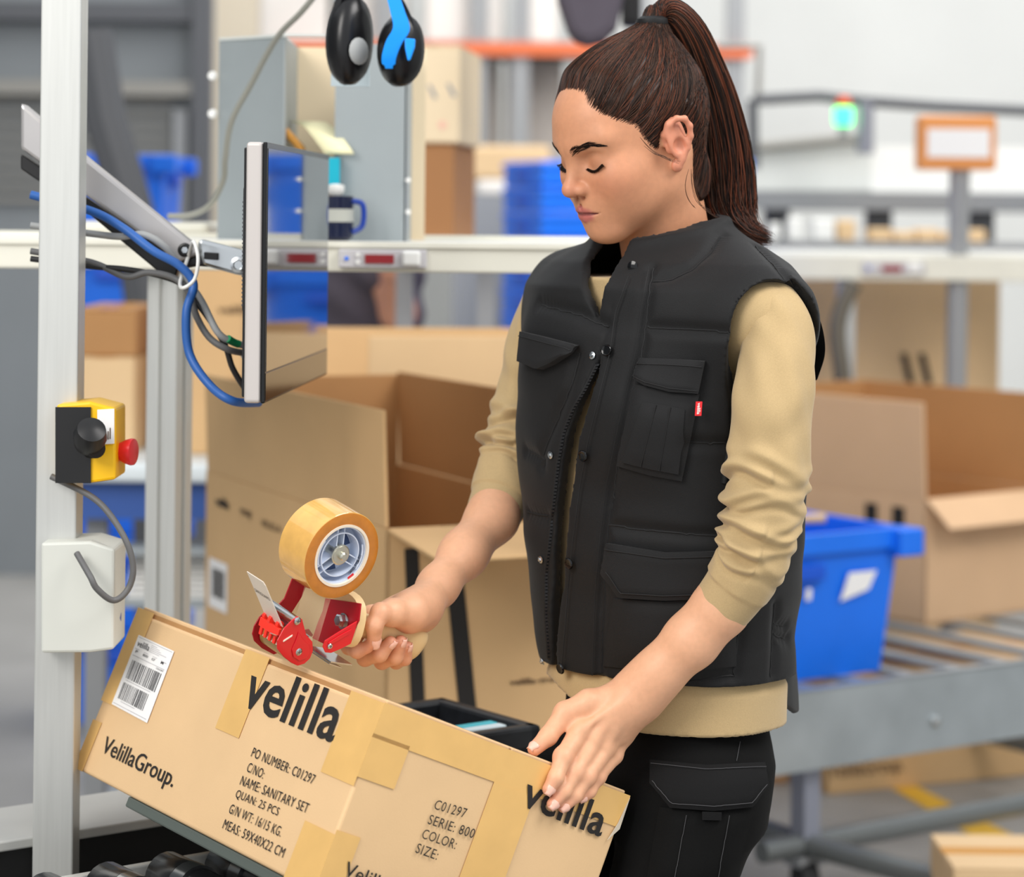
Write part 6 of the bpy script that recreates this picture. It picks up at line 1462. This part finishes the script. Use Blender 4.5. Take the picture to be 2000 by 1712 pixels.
# combed strands from the hairline to the tie
cand = cv_[poly_sd(np.stack([cv_[:, 0], cv_[:, 2]], 1)) > -.0035]; vis = cand[(w2h(CAMN)[0] - cand) @ np.array([.3, .9, .2]) * 0 + cand[:, 1] > -.035]
st0 = vis[rng.choice(len(vis), 2400)]
edge = vis[np.abs(poly_sd(np.stack([vis[:, 0], vis[:, 2]], 1))) < .010]; st0 = np.concatenate([st0, edge[rng.choice(len(edge), 1500)]])
m_ = 26; S = np.zeros((len(st0), m_, 3)); p = st0.copy(); off = rng.uniform(-.0002, .0011, len(p)); tgt = TIE + rng.normal(0, .006, (len(p), 3)) * np.array([1, 1, .3])
dist0 = np.linalg.norm(tgt - p, axis=1); lenf = rng.uniform(.45, 1.0, len(p))
for i in range(m_):
    S[:, i] = p + h_grad(haircap, p) * off[:, None]
    d_ = tgt - p; d_ /= np.linalg.norm(d_, axis=1)[:, None] + 1e-9
    # hair first sweeps back, then climbs
    k = i / m_; bk = np.array([-1., 0, .15 + .9 * k]); d_ = d_ * (.55 + .45 * k) + bk * (.45 * (1 - k)); 
    stp = (dist0 * lenf * 1.05 / m_)[:, None]; p = p + d_ / np.linalg.norm(d_, axis=1)[:, None] * stp
    p = p - h_grad(haircap, p) * haircap(p)[:, None]
tone = rng.random(len(st0)); col = np.where(tone[:, None] < .45, dark, np.where(tone[:, None] < .85, midc, red)) * rng.uniform(.8, 1.25, (len(st0), 1))
taper = np.interp(np.linspace(0, 1, m_), [0, .15, .8, 1], [.3, 1, 1, .3])
strands_mesh('hair_strands', h2w(S.reshape(-1, 3)).reshape(S.shape), (.00034 * taper)[None].repeat(len(S), 0), col, hc)
# loose wisps at temple, ear and nape
wisps = [[(1250, 268), (1272, 292), (1300, 308), (1326, 316)], [(1345, 330), (1338, 360), (1342, 385), (1356, 405), (1380, 418), (1410, 415)], [(1350, 330), (1352, 365), (1362, 395), (1385, 412)],
         [(1352, 340), (1362, 380), (1372, 405), (1400, 425)], [(1258, 285), (1278, 300), (1296, 305), (1312, 314)]]
wm = []
for wline in wisps:
    for k in range(4):
        j = rng.normal(0, 3, 2)
        wm.append([npv(q) for q in spline([P(x + j[0] * (i / len(wline)), y + j[1] * (i / len(wline)), 2.636 + .012 * i / len(wline) + .003 * (y > 320)) for i, (x, y) in enumerate(wline)], 8)][:25])
wm = [w for w in wm if len(w) == 25] + [w[:25] for w in wm if len(w) > 25]
if wm: strands_mesh('loose_strands', np.array(wm), np.full((len(wm), 25), .00018), np.repeat(midc[None], len(wm), 0), hc)
# hair tie
tw_ = h2w(TIE)[0]; pd = h2w(TIE + np.array([-.010, 0, .030]))[0] - tw_; pd /= np.linalg.norm(pd)
MB().lathe(Vector(tw_) - Vector(pd) * .006, Vector(pd), [(.0125, -.003), (.0168, -.001), (.0178, .004), (.0165, .007), (.0180, .010), (.0172, .015), (.0125, .018)], 26).build('hair_tie', mat('tie_black', (14, 14, 15), .6), hc, True)
# ponytail
pt = [(1270, 46, 2.73, .012), (1284, 24, 2.733, .0155), (1312, 24, 2.74, .0185), (1345, 62, 2.75, .0225), (1374, 130, 2.765, .0260), (1398, 205, 2.775, .0290), (1412, 280, 2.782, .0330), (1420, 345, 2.785, .0345), (1426, 395, 2.782, .0320), (1438, 430, 2.775, .0245), (1466, 456, 2.765, .0120), (1504, 468, 2.76, .003)]
cen = spline([P(x, y, d) for x, y, d, r in pt], 8); rr_ = np.interp(np.linspace(0, 1, len(cen)), np.linspace(0, 1, len(pt)), [q[3] for q in pt]); cen = np.array([npv(c) for c in cen])
tgc = np.gradient(cen, axis=0); tgc /= np.linalg.norm(tgc, axis=1)[:, None]
sidev = np.array([.85, .1, .5]); fu = sidev - tgc * (tgc @ sidev)[:, None]; fu /= np.linalg.norm(fu, axis=1)[:, None]; fw = np.cross(tgc, fu)
rg = [[Vector(cen[i] + (fu[i] * cos(a) * .86 + fw[i] * sin(a) * .62) * rr_[i] * (1 + .05 * sin(9 * a + i * .05))) for a in [2 * pi * k / 60 for k in range(60)]] for i in range(len(cen) - 10)]
vs_ = np.array([npv(v) for r_ in rg for v in r_]); n_ = 60; a_ = (np.arange(len(rg) - 1)[:, None] * n_ + np.arange(n_)).ravel(); b_ = (np.arange(len(rg) - 1)[:, None] * n_ + (np.arange(n_) + 1) % n_).ravel()
po_ = hair_mesh('ponytail', vs_, np.stack([a_, b_, b_ + n_, a_ + n_], 1), np.repeat(dark[None] * .7, len(vs_), 0), wo); po_['label'] = 'long dark brown ponytail'
N = 2300; ths = rng.uniform(0, 2 * pi, N); rho = np.sqrt(rng.uniform(.45, 1.0, N)); m2 = 44
tt_ = np.linspace(0, 1, m2); S = np.zeros((N, m2, 3)); endf = rng.uniform(.84, 1.0, N); twist = rng.normal(0, .35, N); fz = rng.normal(0, .0022, (N, 3)); wav = rng.uniform(0, 6.28, N)
for i in range(m2):
    t = tt_[i] * endf * (len(cen) - 1); i0 = np.clip(t.astype(int), 0, len(cen) - 2); f_ = (t - i0)[:, None]
    c = cen[i0] * (1 - f_) + cen[i0 + 1] * f_; U_ = fu[i0]; W__ = fw[i0]; R_ = rr_[i0] * (1 - f_[:, 0]) + rr_[i0 + 1] * f_[:, 0]
    a = ths + twist * tt_[i] + .15 * np.sin(tt_[i] * 7 + wav) * tt_[i]; ro = rho * (1 + .08 * np.sin(tt_[i] * 9 + wav * 2) * tt_[i])
    S[:, i] = c + (U_ * (np.cos(a) * .9)[:, None] + W__ * (np.sin(a) * .66)[:, None]) * (R_ * ro)[:, None] + fz * tt_[i] ** 2 * 1.6
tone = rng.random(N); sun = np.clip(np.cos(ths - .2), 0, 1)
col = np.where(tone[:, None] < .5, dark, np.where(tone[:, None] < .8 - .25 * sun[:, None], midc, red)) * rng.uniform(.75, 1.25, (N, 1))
tp_ = np.interp(tt_, [0, .05, .85, 1], [.8, 1, 1, .15])
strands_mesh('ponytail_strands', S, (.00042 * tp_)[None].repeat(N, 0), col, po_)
# ------------------------------------------------ brows and lashes
def on_face(x, y, z):
    q = h2w(np.array([[.16, y, z]]))[0]; h = bvh.ray_cast(Vector(q), Vector(-hf)); n = npv(h[1]); return npv(h[0]), n if n @ hf > 0 else -n
for sg in (1, -1):
    Sb = []
    for k in range(220):
        t = rng.random() ** .9; y = .011 + .042 * t; zc = .0275 + .0085 * min(t / .65, 1) - .006 * max(0, (t - .65) / .35); wv_ = .0038 * (1 - t) ** .6 + .0008
        z = zc + rng.uniform(-1, 1) * wv_; p0, n0 = on_face(.10 - .03 * t, sg * y, z); ln = .0085 * (1 - .35 * t)
        dirv = HR @ np.array([-.25 - .5 * t, sg * (.75 + .2 * t), .55 * (1 - t * 1.4)]); dirv /= np.linalg.norm(dirv)
        Sb.append([p0 + n0 * (.0002 + .0006 * u_2) + (dirv - n0 * (dirv @ n0)) * ln * u_2 for u_2 in np.linspace(0, 1, 5)])
    Sb = np.array(Sb); eb = strands_mesh('eyebrow', Sb, np.array([.0002, .00024, .00022, .00016, .00008])[None].repeat(len(Sb), 0), np.repeat(dark[None] * .8, len(Sb), 0), bo); eb['label'] = 'dark eyebrow'
    # closed-down lid: lash line and lashes
    ec = np.array([.0715, sg * .0315, .0095]); lash = []; rim = []
    for k in range(80):
        t = k / 79; y = .0195 + .0255 * t; z = .0040 - .0050 * sin(pi * min(t * 1.05, 1)) + .0035 * t
        p0, n0 = on_face(.086 - .012 * t, sg * y, z); rim.append(Vector(p0 + n0 * .0002))
        o_ = HR @ np.array([.85 - .5 * t, sg * (.05 + .75 * t), -.55 + .15 * t]); ln = .0040 + .0034 * t
        for q in range(3):
            j = HR @ (rng.normal(0, .12, 3)); lash.append([p0 + (o_ + j) * ln * s_ + HR @ np.array([0, 0, .0016]) * s_ * s_ for s_ in np.linspace(0, 1, 5)])
    ey = MB().tube(rim, [.0002 + .00045 * sin(pi * (i + 3) / (len(rim) + 6)) for i in range(len(rim))], 6).build('eyelid_line', mat('lash_dark', (28, 20, 17), .6) if sg > 0 else MATS['lash_dark'], bo, True)
    strands_mesh('eyelashes', np.array(lash), np.array([.0003, .00028, .00022, .00016, .00006])[None].repeat(len(lash), 0), np.repeat(dark[None] * .5, len(lash), 0), ey)
